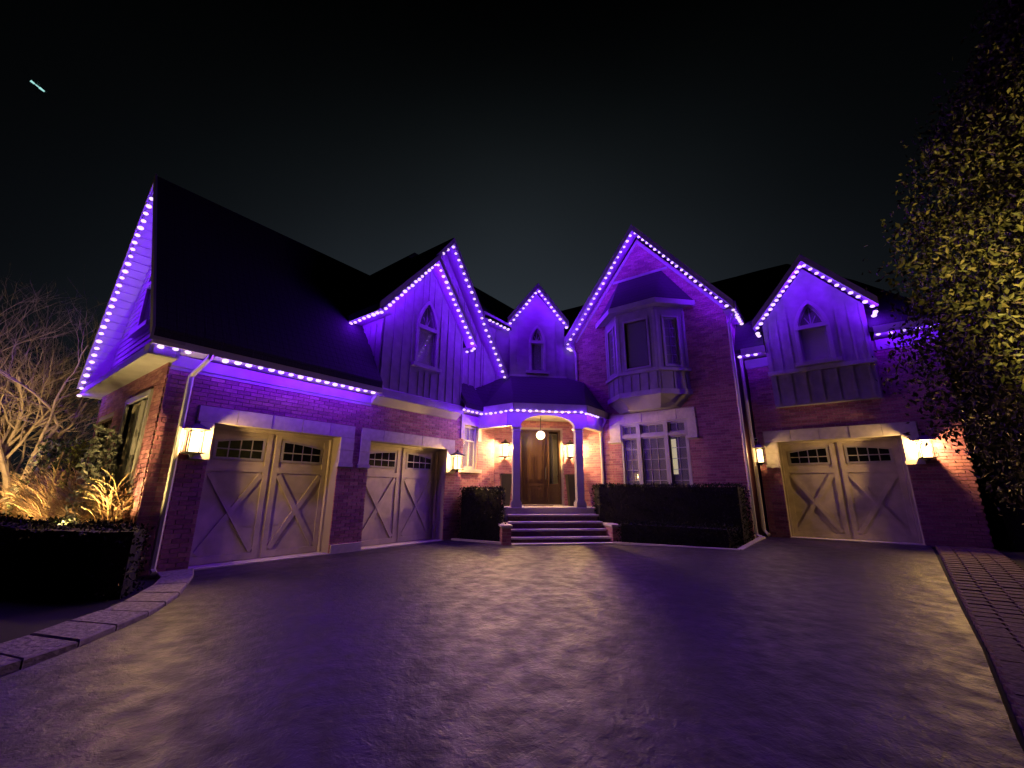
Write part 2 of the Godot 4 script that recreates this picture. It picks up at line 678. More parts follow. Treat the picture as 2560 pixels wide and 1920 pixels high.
func battens(f: Array, poly: PackedVector2Array, xs: Array, node: Node3D, holes: Array, d := -0.022) -> void:
	for x in xs:
		var ys := []
		for i in poly.size():
			var p := poly[i]
			var q := poly[(i + 1) % poly.size()]
			if (p.x <= x) != (q.x <= x):
				ys.append(p.y + (x - p.x) / (q.x - p.x) * (q.y - p.y))
		ys.sort()
		if ys.size() < 2:
			continue
		var spans := [[ys[0] + 0.01, ys[-1] - 0.01]]
		for h in holes:
			var g := grow(h, 0.1)
			var hy := []
			for i in g.size():
				var p := g[i]
				var q := g[(i + 1) % g.size()]
				if (p.x <= x) != (q.x <= x):
					hy.append(p.y + (x - p.x) / (q.x - p.x) * (q.y - p.y))
			hy.sort()
			if hy.size() >= 2:
				spans = [[ys[0] + 0.01, hy[0] - 0.1], [hy[-1], ys[-1] - 0.01]]
		for s in spans:
			if s[1] - s[0] > 0.08:
				var st := st_new()
				fbox(st, f, x - 0.024, s[0], x + 0.024, s[1], d, 0.002)
				obj("batten", st, M.siding, node)

# the two slopes, soffits and fascias of a gable roof seen from its front
func gable_roof(f: Array, wl: float, wr: float, ya: float, yl: float, yr: float, length: float, over: float, fascia := 0.2) -> void:
	var roof := holder("gable_roof", house)
	for s in [[-wl, yl], [wr, yr]]:
		var e := Vector2(s[0], s[1])
		var a := Vector2(0, ya)
		var st := st_new()
		prism(st, f, PackedVector2Array([e + Vector2(0, 0.1), a + Vector2(0, 0.1), a + Vector2(0, 0.24), e + Vector2(0, 0.24)]), 0.0, length)
		obj("roof_slope", st, M.shingle, roof)
		st = st_new()
		prism(st, f, PackedVector2Array([e + Vector2(0, 0.06), a + Vector2(0, 0.06), a + Vector2(0, 0.097), e + Vector2(0, 0.097)]), 0.0, over + 0.05)
		obj("soffit", st, M.white_paint, roof)
		st = st_new()
		prism(st, f, PackedVector2Array([e + Vector2(0, 0.02), a + Vector2(0, 0.02), a + Vector2(0, 0.02 + fascia), e + Vector2(0, 0.02 + fascia)]), -0.035, -0.002)
		obj("fascia", st, M.white_paint, roof)

func garage_door(f: Array, x0: float, x1: float, y0: float, yt: float, depth: float, called_label: String) -> void:
	var door := holder("garage_door", house)
	door.set_meta("label", called_label)
	var st := st_new()
	var mid := (x0 + x1) / 2
	var h := yt - y0
	# four sections with fine joints
	for k in 4:
		fbox(st, f, x0, y0 + h * k / 4 + 0.007, x1, y0 + h * (k + 1) / 4 - 0.007, depth, depth + 0.05)
	fbox(st, f, x0, y0, x1, yt, depth + 0.012, depth + 0.045)
	obj("panel", st, M.door_paint, door)
	for side in [[x0 + 0.05, mid - 0.04], [mid + 0.04, x1 - 0.05]]:
		var a: float = side[0]
		var b: float = side[1]
		st = st_new()
		var d0 := depth - 0.022
		var d1 := depth - 0.001
		var ymid := y0 + h * 0.69
		fbox(st, f, a, y0 + 0.03, a + 0.1, yt - 0.03, d0, d1)
		fbox(st, f, b - 0.1, y0 + 0.03, b, yt - 0.03, d0, d1)
		fbox(st, f, a + 0.1, y0 + 0.03, b - 0.1, y0 + 0.15, d0, d1)
		fbox(st, f, a + 0.1, ymid - 0.06, b - 0.1, ymid + 0.06, d0, d1)
		fbox(st, f, a + 0.1, yt - 0.12, b - 0.1, yt - 0.03, d0, d1)
		obj("trim_boards", st, M.door_paint, door)
		for dir in [0, 1]:
			st = st_new()
			var p := Vector2(a + 0.13, y0 + 0.19) if dir == 0 else Vector2(b - 0.13, y0 + 0.19)
			var q := Vector2(b - 0.13, ymid - 0.1) if dir == 0 else Vector2(a + 0.13, ymid - 0.1)
			bar2(st, f, p, q, 0.1, depth - (0.021 if dir == 0 else 0.026), depth - 0.001)
			obj("cross_brace", st, M.door_paint, door)
		# eight panes under a shallow arch
		var wx0 := a + 0.17
		var wx1 := b - 0.17
		var wy0 := y0 + h * 0.775
		var wy1 := y0 + h * 0.9
		var cols := 4
		st = st_new()
		var arch := func(x: float) -> float:
			var g := (x - mid) / (x1 - mid)
			return wy1 + 0.06 - 0.14 * g * g
		var outer := PackedVector2Array([Vector2(wx0 - 0.04, wy0 - 0.04), Vector2(wx1 + 0.04, wy0 - 0.04)])
		for k in 9:
			var x := lerpf(wx1 + 0.04, wx0 - 0.04, k / 8.0)
			outer.append(Vector2(x, arch.call(x) + 0.04))
		prism(st, f, outer, depth - 0.018, depth - 0.0005)
		obj("window_frame", st, M.white_paint, door)
		for c in cols:
			for r in 2:
				var px0 := lerpf(wx0, wx1, float(c) / cols) + 0.012
				var px1 := lerpf(wx0, wx1, float(c + 1) / cols) - 0.012
				var py0 := wy0 + 0.0 if r == 0 else wy0 + (wy1 - wy0) * 0.5 + 0.012
				var py1 := wy0 + (wy1 - wy0) * 0.5 - 0.012
				var pts := PackedVector2Array([Vector2(px0, py0), Vector2(px1, py0)])
				if r == 0:
					pts.append(Vector2(px1, py1))
					pts.append(Vector2(px0, py1))
				else:
					pts.append(Vector2(px1, arch.call(px1)))
					pts.append(Vector2(px0, arch.call(px0)))
				st = st_new()
				prism(st, f, pts, depth - 0.022, depth - 0.0185)
				obj("pane", st, M.dark_glass, door)

func stone_header(f: Array, x0: float, x1: float, yb: float, yt: float, jl: float, jr: float, yj: float, blocks: int) -> void:
	var g := holder("stone_surround", house)
	for k in blocks:
		var st := st_new()
		var a := lerpf(x0, x1, float(k) / blocks) + 0.004
		var b := lerpf(x0, x1, float(k + 1) / blocks) - 0.004
		fbox(st, f, a, yb, b, yt, -0.05 - 0.004 * (k % 2), 0.02)
		obj("stone_block", st, M.limestone, g)
	for j in [[x0, jl], [jr, x1]]:
		var n := 2
		for k in n:
			var st := st_new()
			fbox(st, f, j[0] + 0.002, lerpf(yj, yb, float(k) / n) + 0.004, j[1], lerpf(yj, yb, float(k + 1) / n) - 0.004, -0.05 - 0.003 * k, 0.02)
			obj("stone_block", st, M.limestone, g)
		var st2 := st_new()
		fbox(st2, f, j[0] - 0.03, yj - 0.09, j[1] + 0.0, yj - 0.002, -0.085, 0.02)
		obj("stone_ledge", st2, M.limestone, g)

func downspout(pts: Array) -> void:
	var st := st_new()
	tube(st, pts, pts.map(func(_p): return 0.045), 6)
	obj("downspout", st, M.gutter, house)

func build_house() -> void:
	house = thing("brick_house", "large brick and white siding house with steep gables outlined in purple lights at night", "house", Vector3(-6, 0, -10))
	var FW := [Vector3(-8.98, 0, 0), Vector3(0, 0, -1), Vector3(-1, 0, 0)]
	var FE := [Vector3(-11.44, 0, -2.05), Vector3(1, 0, 0), Vector3(0, 0, -1)]
	var FT := [Vector3(-4.35, 0, -13.1), Vector3(1, 0, 0), Vector3(0, 0, -1)]
	var FR := [Vector3(0.15, 0, -13.57), Vector3(1, 0, 0), Vector3(0, 0, -1)]
	var FD := [xz(2.92, 14.15), Vector3(RT, 0, -RT), Vector3(-RT, 0, -RT)]
	garage_wing(FW)
	garage_gable(FE)
	left_dormer()
	second_gable()
	entry(FW, FD)
	tower(FT)
	right_wing(FR)
	back_roofs()
	finish_bricks()

func garage_wing(f: Array) -> void:
	var poly := rect(2.05, -0.05, 11.03, 3.62)
	var holes := [rect(2.86, -1.0, 5.40, 2.54), rect(6.19, -1.0, 8.79, 2.54), rect(9.50, 2.02, 10.16, 3.36)]
	var w := wall("wall", f, poly, holes, 0.0, 0.5, M.mortar)
	var skip := holes.duplicate()
	for s in [rect(2.55, 1.88, 2.87, 2.83), rect(2.55, 2.5, 5.75, 2.83), rect(5.39, 1.88, 5.75, 2.83), rect(5.92, 2.5, 9.12, 2.83), rect(5.92, 1.88, 6.2, 2.83), rect(8.78, 1.88, 9.12, 2.83), rect(2.0, 3.42, 9.1, 4.0)]:
		skip.append(s)
	lay_bricks(f, rect(2.05, 0.0, 11.0, 3.62), skip, w, 0.02, 3.6)
	stone_header(f, 2.59, 5.74, 2.54, 2.82, 2.86, 5.40, 1.96, 5)
	stone_header(f, 5.92, 9.11, 2.54, 2.82, 6.19, 8.79, 1.96, 5)
	garage_door(f, 2.87, 5.39, 0.02, 2.53, 0.38, "nearer beige carriage-style garage door on the left wing")
	garage_door(f, 6.20, 8.78, 0.02, 2.53, 0.38, "farther beige carriage-style garage door on the left wing")
	for d in [[2.86, 5.40], [6.19, 8.79]]:
		var st := st_new()
		fbox(st, f, d[0] - 0.02, -0.02, d[1] + 0.02, 0.035, -0.06, 0.43)
		obj("threshold", st, M.limestone, house)
		# white door frame set back in the opening
		st = st_new()
		fbox(st, f, d[0], 0.035, d[0] + 0.05, 2.54, 0.28, 0.375)
		fbox(st, f, d[1] - 0.05, 0.035, d[1], 2.54, 0.28, 0.375)
		fbox(st, f, d[0] + 0.05, 2.48, d[1] - 0.05, 2.54, 0.28, 0.375)
		obj("door_frame", st, M.door_paint, house)
	# stone foot of the pier
	var st := st_new()
	fbox(st, f, 5.42, 0.0, 6.17, 0.2, -0.06, -0.004)
	obj("pier_foot", st, M.limestone, house)
	# frieze, soffit, gutter of the eave
	st = st_new()
	fbox(st, f, 2.06, 3.44, 6.13, 3.64, -0.045, 0.01)
	fbox(st, f, 2.06, 3.38, 6.13, 3.44, -0.022, 0.01)
	obj("frieze", st, M.white_paint, house)
	st = st_new()
	fbox(st, f, 1.68, 3.66, 6.13, 3.70, -0.37, 0.0)
	obj("eave_soffit", st, M.white_paint, house)
	st = st_new()
	fbox(st, f, 1.66, 3.66, 6.14, 3.86, -0.44, -0.372)
	obj("gutter", st, M.gutter, house)
	downspout([Vector3(-8.56, 3.7, -2.5), Vector3(-8.56, 3.6, -2.48), Vector3(-8.90, 3.3, -2.36), Vector3(-8.90, 0.12, -2.36), Vector3(-8.78, 0.06, -2.36)])
	# narrow stone-framed window beside the porch
	var win := holder("window", house)
	st = st_new()
	fbox(st, f, 9.36, 3.36, 10.28, 3.66, -0.06, 0.02)
	fbox(st, f, 9.36, 2.9, 9.50, 3.36, -0.05, 0.02)
	fbox(st, f, 10.16, 2.9, 10.30, 3.36, -0.05, 0.02)
	obj("stone_lintel", st, M.limestone, win)
	st = st_new()
	fbox(st, f, 9.34, 1.90, 10.32, 2.01, -0.09, 0.04)
	obj("sill", st, M.limestone, win)
	st = st_new()
	ring(st, f, rect(9.58, 2.1, 10.08, 3.28), 0.075, 0.05, 0.12)
	fbox(st, f, 9.58, 2.86, 10.08, 2.91, 0.055, 0.11)
	fbox(st, f, 9.815, 2.1, 9.845, 3.28, 0.06, 0.105)
	obj("frame", st, M.white_paint, win)
	st = st_new()
	fbox(st, f, 9.57, 2.09, 10.09, 3.29, 0.08, 0.086)
	obj("pane", st, M.glass, win)
	st = st_new()
	fbox(st, f, 9.5, 2.0, 10.2, 3.4, 0.2, 0.215)
	obj("blind", st, M.blind, win)
	# roof of the wing
	var FG := [Vector3(-11.44, 0, -1.65), Vector3(1, 0, 0), Vector3(0, 0, -1)]
	var roof := holder("roof", house)
	for s in [-1, 1]:
		st = st_new()
		var spans := [[0.0, 8.3, 2.92]] if s < 0 else [[0.0, 4.44, 2.92], [4.44, 7.46, 2.42], [7.46, 8.3, 2.92]]
		for p in spans:
			var ye: float = 8.16 - 1.5 * p[2]
			prism(st, FG, PackedVector2Array([Vector2(s * p[2], ye), Vector2(0, 8.16), Vector2(0, 8.32), Vector2(s * p[2], ye + 0.16)]), p[0], p[1])
		obj("roof_slope", st, M.shingle, roof)
		st = st_new()
		prism(st, FG, PackedVector2Array([Vector2(s * 2.92, 3.72), Vector2(0, 8.10), Vector2(0, 8.155), Vector2(s * 2.92, 3.775)]), 0.0, 0.44)
		obj("soffit", st, M.white_paint, roof)
		st = st_new()
		prism(st, FG, PackedVector2Array([Vector2(s * 2.95, 3.70), Vector2(0, 8.13), Vector2(0, 8.36), Vector2(s * 2.95, 3.93)]), -0.04, -0.002)
		obj("fascia", st, M.white_paint, roof)
		# soffit boards across the wide rake overhang
		for k in 26:
			var t := (k + 0.5) / 26.0
			st = st_new()
			var p := Vector2(s * 2.85, 3.83).lerp(Vector2(0, 8.1), t)
			var dir := Vector2(-s * 2.85, 4.27).normalized()
			bar2(st, FG, p - dir * 0.012, p + dir * 0.012, 0.05, 0.02, 0.40)
			obj("soffit_batten", st, M.white_paint, roof)

func garage_gable(f: Array) -> void:
	var holes := [rect(0.25, 1.2, 1.75, 3.0), rect(-2.35, 0.3, -0.9, 2.9)]
	var w := wall("gable_wall", f, rect(-2.46, -0.05, 2.455, 3.5), holes, 0.0, 0.3, M.mortar)
	lay_bricks(f, rect(-2.46, 0.0, 2.46, 3.5), [rect(0.13, 1.1, 1.87, 3.12), rect(-2.4, 0.2, -0.85, 2.95)], w, 0.02, 3.48)
	var hole := gothic(-0.55, 0.4, 4.75, 5.85, 6.75)
	var up := wall("gable_siding", f, PackedVector2Array([Vector2(-2.46, 3.5), Vector2(2.455, 3.5), Vector2(2.455, 4.38), Vector2(0, 8.0), Vector2(-2.46, 4.38)]), [hole], 0.02, 0.24, M.siding)
	var y := 3.95
	while y < 7.6:
		var half := (8.0 - y - 0.12) / 1.48
		half = minf(half, 2.45)
		var g := grow(hole, 0.1)
		var spans := [[-half, half]]
		var hx := scan(g, y + 0.06)
		if hx.size() >= 2:
			spans = [[-half, hx[0]], [hx[1], half]]
		for s in spans:
			var st := st_new()
			if s[1] - s[0] > 0.05:
				prism(st, [fp(f, s[0], y, 0.0), f[2], f[1]], PackedVector2Array([Vector2(0.021, 0.0), Vector2(-0.016, 0.0), Vector2(0.004, 0.135), Vector2(0.021, 0.135)]), 0.0, s[1] - s[0])
				obj("lap_board", st, M.siding, up)
		y += 0.137
	gothic_window([f[0] + Vector3(0, 0, -0.02), f[1], f[2]], hole, 5.85, true)
	# shelf of the pediment and its lit underside
	var st := st_new()
	prism(st, [fp(f, -2.86, 0, 0), f[2], f[1]], PackedVector2Array([Vector2(-0.4, 3.5), Vector2(0.018, 3.5), Vector2(0.018, 3.92), Vector2(-0.38, 3.66)]), 0.0, 5.68)
	obj("pediment_shelf", st, M.white_paint, house)
	st = st_new()
	box(st, Vector3(-8.78, 3.59, -1.86), Vector3(0.34, 0.2, 0.4))
	obj("eave_return", st, M.white_paint, house)
	st = st_new()
	box(st, Vector3(-8.607, 3.57, -1.86), Vector3(0.012, 0.13, 0.3))
	obj("vent", st, M.gutter, house)
	# pale window on the brick
	var win := holder("window", house)
	st = st_new()
	ring(st, f, rect(0.25, 1.2, 1.75, 3.0), 0.1, -0.05, 0.06)
	fbox(st, f, 0.97, 1.2, 1.03, 3.0, 0.02, 0.08)
	obj("frame", st, M.white_paint, win)
	st = st_new()
	fbox(st, f, 0.24, 1.19, 1.76, 3.01, 0.085, 0.091)
	obj("pane", st, M.glass, win)
	st = st_new()
	fbox(st, f, 0.2, 1.15, 1.8, 3.05, 0.12, 0.135)
	obj("blind", st, M.white_paint, win)
	st = st_new()
	fbox(st, f, 0.1, 1.02, 1.9, 1.1, -0.09, 0.05)
	obj("sill", st, M.limestone, win)
	# dark garden door at the far end
	var gd := holder("garden_door", house)
	st = st_new()
	fbox(st, f, -2.34, 0.31, -0.91, 2.89, 0.1, 0.13)
	obj("pane", st, M.dark_glass, gd)
	st = st_new()
	ring(st, f, rect(-2.28, 0.36, -0.97, 2.84), 0.065, 0.03, 0.09)
	obj("frame", st, M.dark_wood, gd)

func left_dormer() -> void:
	var f := [Vector3(-8.75, 0, -7.6), Vector3(0, 0, -1), Vector3(-1, 0, 0)]
	var hole := gothic(-0.31, 0.34, 4.76, 5.86, 6.62)
	var poly := PackedVector2Array([Vector2(-1.47, 3.62), Vector2(1.5, 3.62), Vector2(1.5, 6.0), Vector2(0.02, 7.82), Vector2(-1.47, 6.0)])
	var w := wall("dormer_wall", f, poly, [hole], 0.0, 0.228, M.siding)
	battens(f, poly, [-1.42, -1.12, -0.82, -0.52, -0.2, 0.02, 0.24, 0.55, 0.85, 1.15, 1.45], w, [hole])
	gothic_window(f, hole, 5.86, true)
	var st := st_new()
	prism(st, [fp(f, -1.53, 0, 0), f[2], f[1]], PackedVector2Array([Vector2(-0.06, 3.62), Vector2(-0.06, 3.82), Vector2(-0.02, 3.86), Vector2(0.0, 3.86), Vector2(0.0, 3.62)]), 0.0, 3.09)
	obj("base_trim", st, M.white_paint, house)
	st = st_new()
	prism(st, [fp(f, -1.5, 0, 0), f[2], f[1]], PackedVector2Array([Vector2(-0.03, 3.615), Vector2(0.18, 3.44), Vector2(0.228, 3.44), Vector2(0.228, 3.615)]), 0.0, 3.03)
	obj("flared_base", st, M.white_paint, house)
	# cheek above the garage roof
	var fc := [Vector3(-8.75, 0, -6.13), Vector3(-1, 0, 0), Vector3(0, 0, -1)]
	st = st_new()
	prism(st, fc, PackedVector2Array([Vector2(0.0, 3.62), Vector2(0.23, 3.62), Vector2(1.3, 5.75), Vector2(1.3, 6.0), Vector2(0.0, 6.0)]), 0.0, 0.08)
	var cheek := obj("dormer_cheek", st, M.siding, house)
	st = st_new()
	fbox(st, [Vector3(-8.98, 0, -9.1), Vector3(-1, 0, 0), Vector3(0, 0, 1)], 0.0, 3.62, 1.4, 6.0, 0.0, 0.08)
	obj("dormer_cheek", st, M.siding, house)
	battens(fc, PackedVector2Array([Vector2(0.0, 3.62), Vector2(0.23, 3.62), Vector2(1.3, 5.75), Vector2(1.3, 5.62), Vector2(0.0, 5.62)]), [0.04, 0.3, 0.55, 0.8], cheek, [])
	gable_roof([Vector3(-8.4, 0, -7.58), Vector3(0, 0, -1), Vector3(-1, 0, 0)], 1.86, 1.76, 7.9, 5.68, 5.72, 3.0, 0.36)
	# eave along the cheek
	st = st_new()
	box(st, Vector3(-9.25, 5.72, -5.93), Vector3(1.68, 0.04, 0.36))
	obj("eave_soffit", st, M.white_paint, house)
	st = st_new()
	box(st, Vector3(-9.25, 5.77, -5.725), Vector3(1.72, 0.2, 0.04))
	obj("eave_fascia", st, M.white_paint, house)

func second_gable() -> void:
	var f := [Vector3(-9.02, 0, -8.35), Vector3(0, 0, -1), Vector3(-1, 0, 0)]
	var poly := PackedVector2Array([Vector2(-1.9, 3.63), Vector2(2.62, 3.63), Vector2(2.75, 5.2), Vector2(0, 8.95), Vector2(-1.9, 6.36)])
	var w := wall("second_gable_wall", f, poly, [], 0.0, 0.15, M.siding)
	battens(f, PackedVector2Array([Vector2(0.6, 4.6), Vector2(2.66, 4.6), Vector2(2.75, 5.2), Vector2(0.6, 8.1)]), [0.75, 1.05, 1.35, 1.65, 1.95, 2.25, 2.55], w, [])
	gable_roof([Vector3(-8.6, 0, -8.35), Vector3(0, 0, -1), Vector3(-1, 0, 0)], 0.72, 2.95, 8.95, 7.97, 4.95, 3.2, 0.4)
	var st := st_new()
	fbox(st, f, 0.6, 4.45, 2.4, 4.6, -0.04, 0.0)
	obj("base_trim", st, M.white_paint, house)
	# wall and eave that run on towards the small gable
	st = st_new()
	var f2 := [Vector3(-9.0, 0, 0), Vector3(0, 0, -1), Vector3(-1, 0, 0)]
	fbox(st, f2, 10.4, 3.62, 11.03, 7.08, 0.0, 0.2)
	obj("upper_wall", st, M.siding, house)
	st = st_new()
	fbox(st, f2, 9.85, 7.02, 11.5, 7.06, -0.4, 0.0)
	obj("eave_soffit", st, M.white_paint, house)
	st = st_new()
	fbox(st, f2, 9.85, 7.0, 11.4, 7.2, -0.45, -0.402)
	obj("gutter", st, M.white_paint, house)

func entry(fw: Array, f: Array) -> void:
	# diagonal brick wall with the front door, siding above
	var hole := rect(-0.60, 0.0, 0.80, 3.40)
	var w := wall("entry_wall", f, rect(-1.47, -0.05, 1.46, 3.75), [hole], 0.0, 0.2, M.mortar)
	lay_bricks(f, rect(-1.47, 0.9, 1.46, 3.72), [rect(-0.7, 0.0, 0.9, 3.5)], w, 0.9, 3.7)
	var door := holder("front_door", house)
	var st := st_new()
	ring(st, f, rect(-0.55, 0.9, 0.75, 3.35), 0.06, -0.03, 0.12)
	fbox(st, f, 0.36, 0.9, 0.42, 3.35, 0.02, 0.12)
	obj("door_frame", st, M.dark_wood, door)
	st = st_new()
	fbox(st, f, -0.54, 0.93, 0.355, 3.34, 0.06, 0.11)
	obj("door_leaf", st, M.dark_wood, door)
	for p in [[-0.42, 1.1, -0.13, 1.55], [-0.05, 1.1, 0.24, 1.55], [-0.42, 1.68, -0.13, 2.55], [-0.05, 1.68, 0.24, 2.55]]:
		st = st_new()
		ring(st, f, rect(p[0] + 0.03, p[1] + 0.03, p[2] - 0.03, p[3] - 0.03), 0.03, 0.045, 0.06)
		fbox(st, f, p[0] + 0.06, p[1] + 0.06, p[2] - 0.06, p[3] - 0.06, 0.05, 0.06)
		obj("door_panel", st, M.dark_wood, door)
	st = st_new()
	var arch := PackedVector2Array([Vector2(-0.42, 2.7), Vector2(0.24, 2.7), Vector2(0.24, 3.0)])
	for k in range(1, 8):
		var a := PI * k / 8
		arch.append(Vector2(-0.09 + 0.33 * cos(a), 3.0 + 0.2 * sin(a)))
	arch.append(Vector2(-0.42, 3.0))
	ring(st, f, arch, 0.03, 0.045, 0.06)
	prism(st, f, grow(arch, -0.05), 0.052, 0.06)
	obj("door_panel", st, M.dark_wood, door)
	st = st_new()
	fbox(st, f, 0.43, 1.0, 0.74, 3.3, 0.07, 0.076)
	obj("sidelight_pane", st, M.dark_glass, door)
	st = st_new()
	fbox(st, f, 0.42, 0.93, 0.75, 1.6, 0.05, 0.1)
	obj("sidelight_panel", st, M.dark_wood, door)
	st = st_new()
	tube(st, [fp(f, 0.29, 1.75, 0.02), fp(f, 0.29, 2.15, 0.02)], [0.014, 0.014], 6)
	obj("handle", st, M.black_metal, door)
	st = st_new()
	fbox(st, f, -0.62, 0.88, 0.82, 0.93, -0.12, 0.12)
	obj("threshold", st, M.limestone, door)
	# siding wall and small gable above the porch roof
	var gf := [xz(2.94, 14.1), f[1], f[2]]
	var hg := gothic(-0.22, 0.22, 5.5, 6.6, 7.12)
	var poly := PackedVector2Array([Vector2(-1.0, 3.76), Vector2(1.02, 3.76), Vector2(1.02, 7.3), Vector2(0, 8.52), Vector2(-1.0, 7.3)])
	var gw := wall("small_gable_wall", gf, poly, [hg], 0.0, 0.22, M.siding)
	battens(gf, poly, [-0.7, 0.72], gw, [])
	gothic_window(gf, hg, 6.58, false)
	st = st_new()
	fbox(st, gf, -1.03, 5.16, 1.05, 5.34, -0.05, -0.001)
	obj("base_trim", st, M.white_paint, house)
	wall("upper_wall", f, rect(-1.47, 3.76, -0.98, 7.1), [], 0.01, 0.2, M.siding)
	wall("upper_wall", f, rect(1.0, 3.76, 1.46, 6.9), [], 0.01, 0.2, M.siding)
	gable_roof([xz(2.94, 13.82), f[1], f[2]], 1.12, 1.12, 8.56, 7.12, 7.12, 3.2, 0.28, 0.22)
	# porch: floor, columns, beams, ceiling, roof
	st = st_new()
	var floor_pts := []
	for p in [Vector3(-8.99, 0, -10.2), xz(1.62, 12.5), xz(4.28, 12.5), Vector3(-5.95, 0, -13.08), Vector3(-6.9, 0, -13.08), Vector3(-8.98, 0, -11.0)]:
		floor_pts.append(Vector3(p.x, 0.9, p.z))
	slab(st, floor_pts, Vector3(0, -0.9, 0))
	obj("porch_floor", st, M.limestone, house)
	for a in [1.97, 3.93]:
		var col := holder("column", house)
		var fc := [xz(a, 12.72), f[1], f[2]]
		st = st_new()
		fbox(st, fc, -0.11, 1.05, 0.11, 3.24, -0.11, 0.11)
		obj("shaft", st, M.white_paint, col)
		st = st_new()
		fbox(st, fc, -0.15, 0.9, 0.15, 1.05, -0.15, 0.15)
		fbox(st, fc, -0.13, 1.05, 0.13, 1.09, -0.13, 0.13)
		obj("plinth", st, M.white_paint, col)
		st = st_new()
		fbox(st, fc, -0.13, 3.15, 0.13, 3.2, -0.13, 0.13)
		fbox(st, fc, -0.15, 3.24, 0.15, 3.3, -0.15, 0.15)
		obj("capital", st, M.white_paint, col)
	var fb := [xz(2.95, 12.62), f[1], f[2]]
	var beam := PackedVector2Array([Vector2(-1.25, 3.72), Vector2(-1.25, 3.3), Vector2(-0.86, 3.3)])
	for k in range(1, 16):
		var a := PI * (1.0 - k / 16.0)
		beam.append(Vector2(0.86 * cos(a), 3.3 + 0.36 * sin(a)))
	for p in [Vector2(0.86, 3.3), Vector2(1.25, 3.3), Vector2(1.25, 3.72)]:
		beam.append(p)
	st = st_new()
	prism(st, fb, beam, 0.0, 0.2)
	obj("arched_beam", st, M.white_paint, house)
	var c0 := xz(1.68, 12.64)
	var c1 := xz(4.22, 12.64)
	st = st_new()
	fbox(st, [Vector3(-8.97, 0, c0.z), Vector3(1, 0, 0), Vector3(0, 0, -1)], 0.0, 3.3, c0.x + 8.97, 3.72, 0.0, 0.2)
	obj("beam", st, M.white_paint, house)
	st = st_new()
	fbox(st, [Vector3(c1.x, 0, c1.z), Vector3(0, 0, -1), Vector3(-1, 0, 0)], 0.0, 3.3, 13.09 + c1.z, 3.72, 0.0, 0.2)
	obj("beam", st, M.white_paint, house)
	# ceiling and soffit in one
	st = st_new()
	var e := [Vector3(-8.6, 0, -9.97), Vector3(-7.38, 0, -9.97), Vector3(-5.8, 0, -11.55), Vector3(-5.8, 0, -13.08)]
	var cpts := []
	for p in [Vector3(-8.97, 0, -10.0), e[0], e[1], e[2], e[3], Vector3(-6.91, 0, -13.08), Vector3(-8.97, 0, -11.02)]:
		cpts.append(Vector3(p.x, 3.725, p.z))
	slab(st, cpts, Vector3(0, 0.03, 0))
	obj("porch_ceiling", st, M.white_paint, house)
	var roof := holder("porch_roof", house)
	var t1 := xz(1.97, 14.09) + UP * 5.2
	var t2 := xz(3.95, 14.09) + UP * 5.2
	var up := Vector3(0, 0.1, 0)
	var ev := e.map(func(p): return p + UP * 3.84)
	for face in [[ev[0], ev[1], t1, Vector3(-9.01, 5.0, -11.0), Vector3(-9.01, 4.5, -9.97)], [ev[1], ev[2], t2, t1], [ev[2], ev[3], Vector3(-6.6, 5.0, -13.08), t2]]:
		st = st_new()
		slab(st, face, up)
		obj("roof_slope", st, M.shingle, roof)
	# fascia along the eave, four straight runs and one back towards the wall
	var run := [Vector3(-8.56, 0, -9.12), Vector3(-8.56, 0, -9.93), Vector3(-7.36, 0, -9.93), Vector3(-5.76, 0, -11.53), Vector3(-5.76, 0, -13.08)]
	for i in 4:
		var dir: Vector3 = (run[i + 1] - run[i]).normalized()
		var ff := [run[i], dir, dir.cross(UP) * -1.0]
		st = st_new()
		fbox(st, ff, 0.0, 3.70, (run[i + 1] - run[i]).length(), 3.93, -0.03, 0.03)
		obj("fascia", st, M.white_paint, roof)
	st = st_new()
	fbox(st, fw, 9.12, 3.70, 9.97, 3.74, -0.37, 0.0)
	obj("eave_soffit", st, M.white_paint, house)
	downspout([Vector3(-5.8, 3.72, -12.95), Vector3(-5.86, 3.6, -13.0), Vector3(-6.02, 3.35, -13.04), Vector3(-6.02, 0.95, -13.04)])

func grid_window(f: Array, x0: float, x1: float, y0: float, y1: float, cols: int, rows: int, win: Node3D, d := 0.06) -> void:
	var st := st_new()
	ring(st, f, rect(x0 + 0.045, y0 + 0.045, x1 - 0.045, y1 - 0.045), 0.044, d - 0.03, d + 0.03)
	obj("sash", st, M.white_paint, win)
	st = st_new()
	for c in range(1, cols):
		var x := lerpf(x0 + 0.045, x1 - 0.045, float(c) / cols)
		fbox(st, f, x - 0.009, y0 + 0.05, x + 0.009, y1 - 0.05, d - 0.012, d - 0.002)
	for r in range(1, rows):
		var y := lerpf(y0 + 0.045, y1 - 0.045, float(r) / rows)
		fbox(st, f, x0 + 0.05, y - 0.009, x1 - 0.05, y + 0.009, d - 0.014, d - 0.0025)
	if cols > 1:
		obj("glazing_bars", st, M.white_paint, win)
	for c in cols:
		for r in rows:
			st = st_new()
			fbox(st, f, lerpf(x0 + 0.045, x1 - 0.045, float(c) / cols) + 0.002, lerpf(y0 + 0.045, y1 - 0.045, float(r) / rows) + 0.002, lerpf(x0 + 0.045, x1 - 0.045, float(c + 1) / cols) - 0.002, lerpf(y0 + 0.045, y1 - 0.045, float(r + 1) / rows) - 0.002, d, d + 0.006)
			obj("pane", st, M.glass, win)

